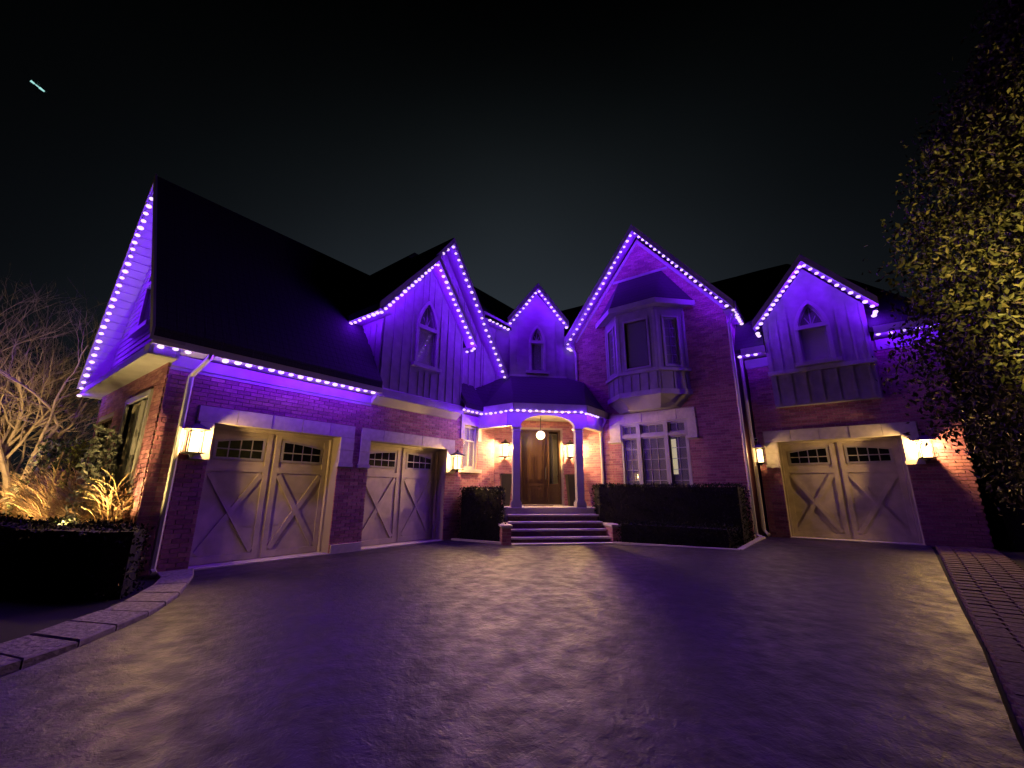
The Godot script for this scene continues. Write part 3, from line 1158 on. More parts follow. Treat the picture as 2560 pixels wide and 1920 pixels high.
func tower(f: Array) -> void:
	var hole := rect(-0.99, 1.25, 1.10, 3.5)
	var poly := PackedVector2Array([Vector2(-2.56, -0.05), Vector2(2.49, -0.05), Vector2(2.49, 6.8), Vector2(0, 10.0), Vector2(-2.56, 6.8)])
	var w := wall("tower_wall", f, poly, [hole], 0.0, 0.3, M.mortar)
	var skip := [rect(-1.0, 1.15, 1.11, 3.52), rect(-1.36, 3.48, 1.35, 3.82), rect(-1.36, 2.89, -0.98, 3.5), rect(1.09, 2.89, 1.38, 3.5)]
	lay_bricks(f, PackedVector2Array([Vector2(-2.56, 0.0), Vector2(2.49, 0.0), Vector2(2.49, 6.75), Vector2(0, 9.95), Vector2(-2.56, 6.75)]), skip, w, 0.2, 9.9)
	var st := st_new()
	fbox(st, [Vector3(-1.86, 0, -13.4), Vector3(0, 0, -1), Vector3(-1, 0, 0)], 0.0, 0.0, 2.6, 6.6, 0.0, 0.3)
	obj("wall", st, M.brick_0, house)
	gable_roof([Vector3(-4.35, 0, -12.7), Vector3(1, 0, 0), Vector3(0, 0, -1)], 2.78, 2.78, 10.1, 6.46, 6.46, 4.0, 0.4, 0.24)
	# inner trim boards that follow the rakes
	for s in [-1, 1]:
		st = st_new()
		bar2(st, f, Vector2(s * 2.5, 6.66), Vector2(0.0, 9.88), 0.07, -0.035, -0.012 - 0.003 * s)
		obj("rake_trim", st, M.white_paint, house)
	# eave returns, right-hand eave running back
	st = st_new()
	box(st, Vector3(-1.72, 6.5, -14.0), Vector3(0.3, 0.04, 2.6))
	obj("eave_soffit", st, M.white_paint, house)
	st = st_new()
	box(st, Vector3(-1.55, 6.58, -13.98), Vector3(0.05, 0.22, 2.6))
	obj("gutter", st, M.white_paint, house)
	st = st_new()
	box(st, Vector3(-7.02, 6.48, -12.94), Vector3(0.22, 0.1, 0.42))
	obj("eave_return", st, M.white_paint, house)
	downspout([Vector3(-6.98, 6.45, -13.0), Vector3(-6.85, 6.2, -13.03), Vector3(-6.85, 5.2, -13.03)])
	downspout([Vector3(-1.6, 6.5, -13.02), Vector3(-1.80, 6.15, -13.0), Vector3(-1.80, 0.32, -13.0), Vector3(-1.66, 0.24, -12.95)])
	downspout([Vector3(-1.66, 5.2, -13.4), Vector3(-1.66, 0.4, -13.42), Vector3(-1.55, 0.28, -13.3)])
	# big window under a stone lintel
	var g := holder("stone_surround", house)
	for k in 5:
		st = st_new()
		fbox(st, f, lerpf(-1.36, 1.35, k / 5.0) + 0.004, 3.5, lerpf(-1.36, 1.35, (k + 1) / 5.0) - 0.004, 3.81, -0.05 - 0.004 * (k % 2), 0.02)
		obj("stone_block", st, M.limestone, g)
	for s in [[-1.36, -0.99], [1.10, 1.36]]:
		st = st_new()
		fbox(st, f, s[0], 2.98, s[1], 3.496, -0.05, 0.02)
		obj("stone_block", st, M.limestone, g)
		st = st_new()
		fbox(st, f, s[0] - 0.06, 2.9, s[1] + 0.02, 2.976, -0.09, 0.02)
		obj("stone_ledge", st, M.limestone, g)
	var win := holder("window", house)
	win.set_meta("label", "tall white three-part window with small panes under the bay")
	st = st_new()
	ring(st, f, rect(-0.93, 1.33, 1.04, 3.44), 0.058, -0.02, 0.1)
	for x in [-0.40, 0.46]:
		fbox(st, f, x - 0.05, 1.33, x + 0.05, 3.44, -0.03, 0.095)
	for s in [[-0.93, -0.451], [-0.349, 0.409], [0.511, 1.04]]:
		fbox(st, f, s[0], 3.02, s[1], 3.12, -0.025, 0.094)
	obj("frame", st, M.white_paint, win)
	for s in [[-0.93, -0.45, 2], [-0.35, 0.41, 3], [0.51, 1.04, 2]]:
		grid_window(f, s[0], s[1], 1.33, 3.02, s[2], 5, win)
		grid_window(f, s[0], s[1], 3.12, 3.44, s[2], 1, win)
	# the room behind it
	var room := holder("room", house)
	st = st_new()
	fbox(st, f, -1.6, 0.9, 1.7, 3.75, 2.4, 2.5)
	fbox(st, f, -1.7, 0.9, -1.6, 3.75, 0.3, 2.5)
	fbox(st, f, 1.7, 0.9, 1.8, 3.75, 0.3, 2.5)
	fbox(st, f, -1.7, 0.8, 1.8, 0.9, 0.3, 2.5)
	fbox(st, f, -1.7, 3.75, 1.8, 3.85, 0.3, 2.5)
	obj("inside_walls", st, M.dark_inside, room)
	st = st_new()
	fbox(st, f, 0.0, 1.95, 0.16, 3.15, 2.0, 2.02)
	obj("lit_doorway_light", st, M.room_light, room)
	tower_bay(f)

func tower_bay(_f: Array) -> void:
	var P := [Vector3(-5.70, 0, -13.09), Vector3(-5.0, 0, -12.4), Vector3(-3.74, 0, -12.4), Vector3(-3.04, 0, -13.09)]
	for i in 3:
		var a: Vector3 = P[i]
		var b: Vector3 = P[i + 1]
		var dir := (b - a).normalized()
		var f := [a, dir, dir.cross(UP) * -1.0]
		var n := (b - a).length()
		var hole := rect(0.27, 5.12, n - 0.27, 6.66)
		var w := wall("bay_panel", f, rect(0.0, 4.2, n, 7.05), [hole], 0.0, 0.14, M.siding)
		var xs := []
		var count := 5 if i == 1 else 3
		for k in count:
			xs.append(lerpf(0.09, n - 0.09, float(k) / (count - 1)))
		battens(f, rect(0.0, 4.36, n, 4.92), xs, w, [])
		var st := st_new()
		fbox(st, f, -0.03, 4.92, n + 0.03, 5.02, -0.07, -0.001)
		obj("sill_course", st, M.white_paint, house)
		st = st_new()
		fbox(st, f, -0.02, 4.2, n + 0.02, 4.36, -0.035, -0.001)
		obj("base_trim", st, M.white_paint, house)
		st = st_new()
		fbox(st, f, -0.0, 5.03, 0.08, 6.9, -0.02, -0.001)
		obj("corner_board", st, M.white_paint, house)
		st = st_new()
		fbox(st, f, n - 0.08, 5.03, n, 6.9, -0.02, -0.001)
		obj("corner_board", st, M.white_paint, house)
		var win := holder("window", house)
		st = st_new()
		ring(st, f, hole, 0.06, -0.03, -0.001)
		obj("frame", st, M.white_paint, win)
		if i == 1:
			st = st_new()
			ring(st, f, rect(0.31, 5.16, n - 0.31, 6.62), 0.041, 0.03, 0.09)
			obj("sash", st, M.dark_wood, win)
			st = st_new()
			fbox(st, f, 0.31, 5.16, n - 0.31, 6.62, 0.06, 0.066)
			obj("pane", st, M.glass, win)
		else:
			grid_window(f, 0.27, n - 0.27, 5.12, 6.66, 2, 5, win)
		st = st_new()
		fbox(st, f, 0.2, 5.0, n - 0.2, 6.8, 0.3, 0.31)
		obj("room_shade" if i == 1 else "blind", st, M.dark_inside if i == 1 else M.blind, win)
	# tapering foot
	var foot := [Vector3(-5.35, 3.84, -13.09), Vector3(-4.85, 3.84, -12.75), Vector3(-3.89, 3.84, -12.75), Vector3(-3.39, 3.84, -13.09)]
	var st := st_new()
	for i in 3:
		quad(st, P[i] + UP * 4.2, P[i + 1] + UP * 4.2, foot[i + 1], foot[i], Vector3(i - 1, -0.5, 1))
	for i in range(1, 3):
		tri(st, foot[0], foot[i], foot[i + 1], Vector3.DOWN)
	obj("bay_foot", st, M.white_paint, house)
	# eave and hipped roof
	var E := [Vector3(-6.02, 0, -13.09), Vector3(-5.1, 0, -12.14), Vector3(-3.62, 0, -12.14), Vector3(-2.7, 0, -13.09)]
	st = st_new()
	slab(st, E.map(func(p): return p + UP * 7.02), Vector3(0, 0.03, 0))
	obj("eave_soffit", st, M.white_paint, house)
	for i in 3:
		var dir: Vector3 = (E[i + 1] - E[i]).normalized()
		st = st_new()
		fbox(st, [E[i], dir, dir.cross(UP) * -1.0], -0.01, 7.0, (E[i + 1] - E[i]).length() + 0.01, 7.17, -0.04, -0.001)
		obj("eave_fascia", st, M.white_paint, house)
	var R := [Vector3(-5.1, 8.46, -13.09), Vector3(-3.6, 8.46, -13.09)]
	var roof := holder("bay_roof", house)
	for face in [[E[0] + UP * 7.12, E[1] + UP * 7.12, R[0]], [E[1] + UP * 7.12, E[2] + UP * 7.12, R[1], R[0]], [E[2] + UP * 7.12, E[3] + UP * 7.12, R[1]]]:
		st = st_new()
		slab(st, face, Vector3(0, 0.07, 0))
		obj("roof_slope", st, M.shingle, roof)
	st = st_new()
	fbox(st, [Vector3(-4.35, 0, -13.1), Vector3(1, 0, 0), Vector3(0, 0, -1)], -0.95, 8.52, 0.95, 8.6, -0.04, -0.014)
	obj("head_trim", st, M.white_paint, house)

func right_wing(f: Array) -> void:
	var hole := rect(-1.24, -1.0, 1.29, 2.70)
	var w := wall("right_wing_wall", f, rect(-1.71, -0.05, 2.35, 5.12), [hole], 0.0, 0.45, M.mortar)
	lay_bricks(f, rect(-1.71, 0.2, 2.35, 4.85), [rect(-1.25, 0.0, 1.3, 2.72), rect(-1.55, 2.66, 1.62, 3.02), rect(-1.55, 2.0, -1.2, 2.8), rect(1.27, 2.0, 1.62, 2.8), rect(-1.15, 3.6, 1.15, 5.2)], w, 0.2, 4.84)
	stone_header(f, -1.53, 1.6, 2.70, 3.0, -1.24, 1.29, 2.1, 5)
	garage_door(f, -1.23, 1.28, 0.22, 2.69, 0.32, "beige carriage-style garage door on the right wing, half in shadow")
	var st := st_new()
	fbox(st, f, -1.26, 0.16, 1.31, 0.245, -0.06, 0.36)
	obj("threshold", st, M.limestone, house)
	st = st_new()
	fbox(st, f, -1.24, 0.25, -1.19, 2.70, 0.22, 0.315)
	fbox(st, f, 1.24, 0.25, 1.29, 2.70, 0.22, 0.315)
	fbox(st, f, -1.19, 2.64, 1.24, 2.70, 0.22, 0.315)
	obj("door_frame", st, M.door_paint, house)
	for s in [[-1.74, -1.16], [1.2, 2.45]]:
		st = st_new()
		fbox(st, f, s[0], 4.85, s[1], 5.12, -0.04, 0.0)
		obj("frieze", st, M.white_paint, house)
		st = st_new()
		fbox(st, f, s[0] - 0.02, 5.16, s[1], 5.2, -0.37, 0.05)
		obj("eave_soffit", st, M.white_paint, house)
		st = st_new()
		fbox(st, f, s[0] - 0.02, 5.17, s[1], 5.37, -0.42, -0.372)
		obj("gutter", st, M.white_paint, house)
	# dormer: siding above, a darker panel below
	var fd := [Vector3(0.13, 0, -13.3), Vector3(1, 0, 0), Vector3(0, 0, -1)]
	var hg := gothic(-0.32, 0.30, 4.74, 5.7, 6.36)
	var poly := PackedVector2Array([Vector2(-1.13, 4.6), Vector2(1.13, 4.6), Vector2(1.13, 6.05), Vector2(0.01, 7.42), Vector2(-1.13, 6.05)])
	var dw := wall("dormer_wall", fd, poly, [hg], 0.0, 0.24, M.siding)
	battens(fd, poly, [-1.05, -0.8, -0.55, 0.0, 0.55, 0.8, 1.05], dw, [hg])
	gothic_window(fd, hg, 5.7, true)
	st = st_new()
	fbox(st, fd, -1.11, 3.62, 1.11, 4.58, 0.06, 0.265)
	var low := obj("dormer_panel", st, M.siding, house)
	battens([fd[0] + Vector3(0, 0, -0.06), fd[1], fd[2]], rect(-1.11, 3.66, 1.11, 4.55), [-1.0, -0.66, -0.33, 0.0, 0.33, 0.66, 1.0], low, [])
	st = st_new()
	fbox(st, fd, -1.16, 4.5, 1.16, 4.6, -0.05, 0.055)
	obj("base_trim", st, M.white_paint, house)
	gable_roof([Vector3(0.15, 0, -12.95), Vector3(1, 0, 0), Vector3(0, 0, -1)], 1.36, 1.36, 7.46, 5.8, 5.8, 3.2, 0.36, 0.22)

func back_roofs() -> void:
	# main hipped roof with its ridge along z, the long roof behind the tower and the roof of the right wing
	var roof := holder("main_roof", house)
	var t := Vector3(0, -0.12, 0)
	var r0 := Vector3(-12, 10.5, -9.55)
	var r1 := Vector3(-12, 10.5, -18)
	for face in [[r0, r1, Vector3(-8.55, 7.1, -18), Vector3(-8.55, 7.1, -9.9), Vector3(-10.65, 9.18, -8.26)], [r0, Vector3(-10.65, 9.17, -8.22), Vector3(-11.2, 7.45, -6.5), Vector3(-15.1, 7.45, -6.5)], [r1, r0, Vector3(-15.1, 7.45, -6.5), Vector3(-15.5, 7.1, -18)]]:
		var st := st_new()
		slab(st, face, t)
		obj("roof_slope", st, M.shingle, roof)
	var a := Vector3(-12, 9.97, -16.6)
	var b := Vector3(-4.6, 9.75, -16.6)
	for face in [[a, b, Vector3(-4.6, 6.9, -13.6), Vector3(-8.4, 6.9, -13.6), Vector3(-12, 6.9, -13.6)], [a, b, Vector3(-4.6, 6.5, -20), Vector3(-12, 6.5, -20)]]:
		var st := st_new()
		slab(st, face, t)
		obj("roof_slope", st, M.shingle, roof)
	var wing := holder("wing_roof", house)
	var c := Vector3(-6.0, 9.28, -16.5)
	var d := Vector3(-0.22, 9.22, -16.5)
	var e := Vector3(2.75, 5.36, -13.16)
	for face in [[Vector3(-1.77, 5.36, -13.16), Vector3(-1.03, 5.36, -13.16), Vector3(-1.03, 9.24, -16.5), Vector3(-1.77, 9.24, -16.5)], [Vector3(-1.03, 5.85, -13.58), Vector3(1.27, 5.85, -13.58), Vector3(1.27, 7.47, -14.98), d, Vector3(-1.03, 9.24, -16.5)], [Vector3(1.27, 5.36, -13.16), e, Vector3(1.27, 7.48, -14.98)], [Vector3(-1.9, 9.24, -16.5), c, Vector3(-6.0, 7.0, -14.6), Vector3(-1.9, 7.0, -14.6)], [d, e, Vector3(2.75, 5.36, -20)], [c, d, Vector3(2.75, 5.36, -20), Vector3(-6, 5.36, -20)]]:
		var st := st_new()
		slab(st, face, t)
		obj("roof_slope", st, M.shingle, wing)
	# plain outer walls out of sight, so that the house is closed
	var st := st_new()
	fbox(st, [Vector3(2.5, 0, -13.57), Vector3(0, 0, -1), Vector3(-1, 0, 0)], 0.0, 0.0, 6.4, 5.2, 0.0, 0.3)
	fbox(st, [Vector3(-13.9, 0, -20), Vector3(1, 0, 0), Vector3(0, 0, 1)], 0.0, 0.0, 16.4, 5.2, 0.0, 0.3)
	fbox(st, [Vector3(-13.9, 0, -2.36), Vector3(0, 0, -1), Vector3(1, 0, 0)], 0.0, 0.0, 17.6, 4.2, 0.0, 0.3)
	obj("wall", st, M.brick_0, house)

# ---------------------------------------------------------------- steps
func build_steps() -> void:
	var steps := thing("entry_steps", "pale stone steps with dark risers leading up to the front porch", "steps", xz(3.0, 12.0))
	for k in 5:
		var n0 := 11.5 + 0.25 * k
		var f := [xz(3.0, n0), Vector3(RT, 0, -RT), Vector3(-RT, 0, -RT)]
		var st := st_new()
		var half := 1.3 + 0.02 * (4 - k)
		prism(st, [fp(f, -half, 0, 0), f[2], f[1]], PackedVector2Array([Vector2(-0.02, 0.18 * k + 0.13), Vector2(-0.02, 0.18 * k + 0.17), Vector2(-0.01, 0.18 * k + 0.18), Vector2(0.27, 0.18 * k + 0.18), Vector2(0.27, 0.18 * k + 0.13)]), 0.0, half * 2)
		obj("tread", st, M.limestone, steps)
		st = st_new()
		fbox(st, f, -half + 0.02, -0.03, half - 0.02, 0.18 * k + 0.128, 0.015, 0.26)
		obj("riser", st, M.red_paver, steps)
	var st := st_new()
	fbox(st, [xz(3.0, 11.2), Vector3(RT, 0, -RT), Vector3(-RT, 0, -RT)], -1.36, -0.03, 1.42, 0.05, 0.0, 0.32)
	obj("landing_slab", st, M.limestone, steps)
	for side in [["left of the front steps, beside the low hedge", 1.52], ["right of the front steps, beside the long hedge", 4.5]]:
		var f := [xz(side[1], 11.35), Vector3(RT, 0, -RT), Vector3(-RT, 0, -RT)]
		var cheek := thing("brick_cheek_wall", "low brick wall with stone cap " + side[0], "garden wall", xz(side[1], 11.4), "low brick walls beside the steps")
		st = st_new()
		fbox(st, f, -0.11, -0.03, 0.11, 0.44, 0.02, 1.1)
		obj("core", st, M.mortar, cheek)
		st = st_new()
		fbox(st, f, -0.15, 0.445, 0.15, 0.5, -0.03, 1.12)
		obj("cap", st, M.limestone, cheek)
		for face in [[[xz(side[1] + 0.11, 11.37), Vector3(-RT, 0, -RT), Vector3(-RT, 0, RT)], 1.08], [[xz(side[1] - 0.11, 11.37), Vector3(-RT, 0, -RT), Vector3(RT, 0, -RT)], 1.08], [[xz(side[1] - 0.11, 11.37), Vector3(RT, 0, -RT), Vector3(-RT, 0, -RT)], 0.22]]:
			for row in 5:
				var x: float = -0.12 if row % 2 else 0.0
				while x < face[1]:
					var a := maxf(x + 0.005, 0.0)
					var b := minf(x + 0.23, face[1])
					if b - a > 0.03:
						var mi := MeshInstance3D.new()
						mi.mesh = unit_box
						mi.material_override = M["brick_%d" % (rng.randi() % 4)]
						mi.name = "brick"
						cheek.add_child(mi, true)
						mi.transform = Transform3D(Basis(face[0][1] * (b - a), UP * 0.072, face[0][2] * 0.02), fp(face[0], (a + b) / 2, 0.04 + row * 0.082, -0.002) - base_of(cheek))
					x += 0.235

# ---------------------------------------------------------------- string lights
func bulb_string(label: String, segs: Array, e := 0.23) -> void:
	var a0: Vector3 = segs[0][0]
	var s := thing("light_string", label, "string lights", a0, "purple lights along the roof edges")
	var st := st_new()
	for seg in segs:
		var a: Vector3 = seg[0]
		var b: Vector3 = seg[1]
		var n: int = seg[2]
		tube(st, [a + UP * 0.035, b + UP * 0.035], [0.012, 0.012], 4)
		for k in n:
			var t := 0.5 if n == 1 else float(k) / (n - 1)
			var p := a.lerp(b, t) + Vector3(rng.randf_range(-1, 1), rng.randf_range(-1, 1), rng.randf_range(-1, 1)) * 0.011
			var m := MeshInstance3D.new()
			m.mesh = bulb_mesh
			m.name = "bulb"
			s.add_child(m, true)
			m.position = p - a0
			m.scale = Vector3.ONE * rng.randf_range(0.82, 1.15)
			var l := OmniLight3D.new()
			l.name = "bulb_light"
			l.light_color = PURPLE
			l.light_energy = e * rng.randf_range(0.75, 1.25)
			l.light_size = 0.03
			l.omni_range = 40.0
			l.omni_attenuation = 2.0
			l.shadow_enabled = true
			s.add_child(l, true)
			l.position = p - a0 + Vector3(0, -0.004, 0)
	obj("track", st, M.white_paint, s)

func build_lights_on_roof() -> void:
	bulb_string("purple bulbs down the tall rake of the garage end gable, farthest left", [[Vector3(-11.28, 7.62, -1.62), Vector3(-13.82, 3.46, -1.62), 29]])
	bulb_string("purple bulbs along the low garage eave above the two left garage doors", [[Vector3(-8.61, 3.64, -1.78), Vector3(-8.61, 3.64, -2.18), 3], [Vector3(-8.61, 3.64, -2.75), Vector3(-8.61, 3.64, -5.9), 17]])
	bulb_string("purple bulbs round the left dormer's gable with the pointed window", [[Vector3(-9.84, 5.63, -5.76), Vector3(-8.5, 5.63, -5.76), 8], [Vector3(-8.4, 5.64, -5.8), Vector3(-8.4, 7.74, -7.46), 16], [Vector3(-8.4, 7.8, -7.58), Vector3(-8.4, 5.67, -9.26), 16], [Vector3(-8.47, 5.6, -9.22), Vector3(-8.68, 5.6, -9.22), 2]])
	bulb_string("purple bulbs down the long rake of the higher gable behind the left dormer", [[Vector3(-8.6, 8.4, -7.93), Vector3(-8.6, 8.62, -8.12), 2], [Vector3(-8.6, 8.86, -8.35), Vector3(-8.6, 5.0, -11.21), 23]])
	bulb_string("short run of purple bulbs on the upper eave left of the smallest gable", [[Vector3(-8.58, 6.98, -10.18), Vector3(-8.58, 6.98, -11.2), 6]])
	var g := [xz(2.94, 13.8), Vector3(RT, 0, -RT), Vector3(-RT, 0, -RT)]
	bulb_string("purple bulbs round the smallest gable above the porch roof", [[fp(g, -1.02, 7.14), fp(g, -0.09, 8.38), 9], [fp(g, 0.03, 8.46), fp(g, 1.04, 7.12), 10]])
	bulb_string("purple bulbs along the many-sided porch eave above the front door", [[Vector3(-8.5, 3.69, -8.98), Vector3(-8.5, 3.69, -9.78), 5], [Vector3(-8.4, 3.69, -9.88), Vector3(-7.42, 3.69, -9.88), 6], [Vector3(-7.25, 3.69, -9.96), Vector3(-5.85, 3.69, -11.36), 11], [Vector3(-5.8, 3.69, -11.6), Vector3(-5.8, 3.69, -12.4), 5]])
	bulb_string("purple bulbs up the left rake of the tallest gable above the bay", [[Vector3(-6.99, 6.52, -12.72), Vector3(-4.44, 9.96, -12.72), 22], [Vector3(-7.02, 6.36, -12.72), Vector3(-7.0, 6.36, -13.05), 4]])
	bulb_string("purple bulbs down the right rake and side eave of the tallest gable", [[Vector3(-4.26, 10.0, -12.72), Vector3(-1.76, 6.6, -12.72), 21], [Vector3(-1.6, 6.46, -12.8), Vector3(-1.6, 6.46, -14.9), 11]])
	bulb_string("purple bulbs round the rightmost dormer gable above the right garage", [[Vector3(-1.1, 5.84, -12.97), Vector3(0.1, 7.34, -12.97), 14], [Vector3(-1.12, 5.68, -13.0), Vector3(-1.12, 5.68, -13.25), 3], [Vector3(0.2, 7.34, -12.97), Vector3(1.4, 5.84, -12.97), 11], [Vector3(1.42, 5.68, -13.0), Vector3(1.42, 5.68, -13.25), 3]])
	bulb_string("three purple bulbs on the low eave between the tallest gable and right dormer", [[Vector3(-1.66, 5.15, -13.2), Vector3(-1.25, 5.15, -13.2), 3]])
	bulb_string("few purple bulbs on the eave right of the right dormer, behind leaves", [[Vector3(1.4, 5.15, -13.2), Vector3(2.36, 5.15, -13.2), 5]])

# ---------------------------------------------------------------- lamps
func lantern(label: String, at: Vector3, out: Vector3, e: float, reach := 0.2, size := 1.0) -> void:
	var s := thing("wall_lantern", label, "wall lamp", at, "black wall lanterns")
	var right := UP.cross(out)
	var f := [at, right, out]          # here d runs out from the wall
	var c := at + out * reach
	var fc := [c, right, out]
	var st := st_new()
	fbox(st, f, -0.06, -0.16, 0.06, 0.16, 0.0, 0.02)
	tube(st, [fp(f, 0, 0.08, 0.02), fp(f, 0, 0.3, reach * 0.6), fp(f, 0, 0.36, reach)], [0.012, 0.012, 0.012], 6)
	obj("bracket", st, M.black_metal, s)
	var w := 0.125 * size
	st = st_new()
	lathe(st, c, [Vector2(w * 2.0, 0.2), Vector2(w * 0.35, 0.31), Vector2(w * 0.35, 0.35), Vector2(0.0, 0.38)], 4, 0.5)
	lathe(st, c, [Vector2(0.0, 0.19), Vector2(w * 2.0, 0.2)], 4, 0.5)
	obj("lamp_roof", st, M.black_metal, s)
	st = st_new()
	lathe(st, c, [Vector2(0.0, -0.2), Vector2(w * 1.7, -0.19), Vector2(w * 1.7, -0.205), Vector2(0.05, -0.225), Vector2(0.0, -0.225)], 4, 0.5)
	lathe(st, c, [Vector2(0.0, -0.28), Vector2(0.03, -0.26), Vector2(0.05, -0.215)], 8)
	obj("lamp_base", st, M.black_metal, s)
	for k in 4:
		var sx := w * 0.8 * (1 if k % 2 else -1)
		var sz := w * 0.8 * (1 if k < 2 else -1)
		st = st_new()
		fbox(st, fc, sx - 0.008, -0.19, sx + 0.008, 0.2, sz - 0.008, sz + 0.008)
		obj("corner_post", st, M.black_metal, s)
	st = st_new()
	lathe(st, c, [Vector2(0.0, -0.185), Vector2(w * 0.66, -0.18), Vector2(w * 0.7, 0.0), Vector2(w * 0.66, 0.16), Vector2(0.0, 0.18)], 14)
	obj("glowing_bulb", st, M.lamp_glow, s)
	var l := OmniLight3D.new()
	l.name = "lamp_light"
	l.light_color = WARM
	l.light_energy = e
	l.light_size = 0.06
	l.omni_range = 60.0
	l.omni_attenuation = 2.0
	l.shadow_enabled = true
	s.add_child(l, true)
	l.position = c - at + Vector3(0, 0.07, 0)

func spot(label: String, at: Vector3, aim: Vector3, e: float, angle := 50.0) -> void:
	var s := thing("garden_spotlight", label, "garden light", at, "small garden spotlights")
	var dir := (aim - at - UP * 0.14).normalized()
	var st := st_new()
	tube(st, [at, at + UP * 0.14], [0.012, 0.012], 6)
	obj("stake", st, M.black_metal, s)
	st = st_new()
	var h := at + UP * 0.14
	tube(st, [h - dir * 0.09, h - dir * 0.05, h + dir * 0.02], [0.02, 0.04, 0.04], 10)
	obj("hood", st, M.black_metal, s)
	st = st_new()
	tube(st, [h + dir * 0.021, h + dir * 0.05], [0.036, 0.03], 10)
	obj("lens_light", st, M.lamp_glow, s)
	var l := SpotLight3D.new()
	l.name = "spot_light"
	l.light_color = Color(1.0, 0.85, 0.52)
	l.light_energy = e
	l.light_size = 0.04
	l.spot_angle = angle
	l.spot_range = 40.0
	l.spot_attenuation = 2.0
	l.spot_angle_attenuation = 0.6
	l.shadow_enabled = true
	s.add_child(l)
	l.look_at_from_position(h + dir * 0.036, aim + dir * 0.5, Vector3(0.1, 0.2, 1))
	l.position = h + dir * 0.036 - at

func build_lanterns() -> void:
	lantern("black lantern at the near corner of the left garage, by the downspout", Vector3(-8.93, 2.16, -2.56), Vector3(1, 0, 0), 4.6, 0.13)
	lantern("black lantern right of the farther left garage door, before the porch", Vector3(-8.93, 2.16, -9.10), Vector3(1, 0, 0), 4.6, 0.13)
	var out := Vector3(RT, 0, RT)
	lantern("black lantern on porch brick left of the front door", xz(1.80, 14.12) + UP * 2.66, out, 10.0)
	lantern("black lantern on porch brick right of the front door", xz(4.02, 14.12) + UP * 2.68, out, 10.0)
	lantern("black lantern left of the right garage door, next to the downspouts", Vector3(-1.50, 2.34, -13.5), Vector3(0, 0, 1), 0.8, 0.17, 0.8)
	lantern("black lantern at the far right corner beside the dark tree", Vector3(1.80, 2.34, -13.52), Vector3(0, 0, 1), 5.8, 0.13)
	# globe over the porch
	var c := xz(2.84, 13.2) + UP * 3.1
	var s := thing("globe_pendant", "round glowing globe pendant hanging before the front door", "pendant lamp", c)
	var st := st_new()
	tube(st, [c + UP * 0.12, c + UP * 0.62], [0.012, 0.012], 6)
	lathe(st, c, [Vector2(0.05, 0.13), Vector2(0.05, 0.16), Vector2(0.0, 0.18)], 10)
	obj("rod", st, M.black_metal, s)
	var ball := SphereMesh.new()
	ball.radius = 0.14
	ball.height = 0.28
	ball.material = M.globe_glow
	var mi := MeshInstance3D.new()
	mi.name = "globe_light"
	mi.mesh = ball
	s.add_child(mi)
	var l := OmniLight3D.new()
	l.name = "globe_glow"
	l.light_color = WARM
	l.light_energy = 1.2
	l.light_size = 0.12
	l.omni_range = 40.0
	l.omni_attenuation = 2.0
	l.shadow_enabled = true
	s.add_child(l)

# ---------------------------------------------------------------- planting
func leaf_mesh(len: float, wid: float) -> ArrayMesh:
	var st := SurfaceTool.new()
	st.begin(Mesh.PRIMITIVE_TRIANGLES)
	st.set_smooth_group(-1)
	var a := Vector3(0, 0, 0)
	var b := Vector3(wid / 2, 0.12 * wid, len * 0.45)
	var c := Vector3(0, -0.1 * wid, len)
	var d := Vector3(-wid / 2, 0.12 * wid, len * 0.45)
	tri(st, a, b, c, UP)
	tri(st, a, c, d, UP)
	st.generate_normals()
	return st.commit()

func scatter(called: String, parent: Node3D, mesh: Mesh, m: Material, places: Array, tones: Array) -> MultiMeshInstance3D:
	var mm := MultiMesh.new()
	mm.transform_format = MultiMesh.TRANSFORM_3D
	mm.use_colors = true
	mm.mesh = mesh
	mm.instance_count = places.size()
	for i in places.size():
		mm.set_instance_transform(i, places[i])
		var c: Color = tones[rng.randi() % tones.size()]
		mm.set_instance_color(i, c * rng.randf_range(0.7, 1.2))
	var o := MultiMeshInstance3D.new()
	o.multimesh = mm
	o.material_override = m
	o.name = called
	o.set_meta("kind", "stuff")
	parent.add_child(o, true)
	return o

func rand_basis(s: float) -> Basis:
	return (Basis(UP, rng.randf() * TAU) * Basis(Vector3.RIGHT, rng.randf_range(-1.4, 1.4)) * Basis(Vector3.BACK, rng.randf() * TAU)).scaled(Vector3.ONE * s)

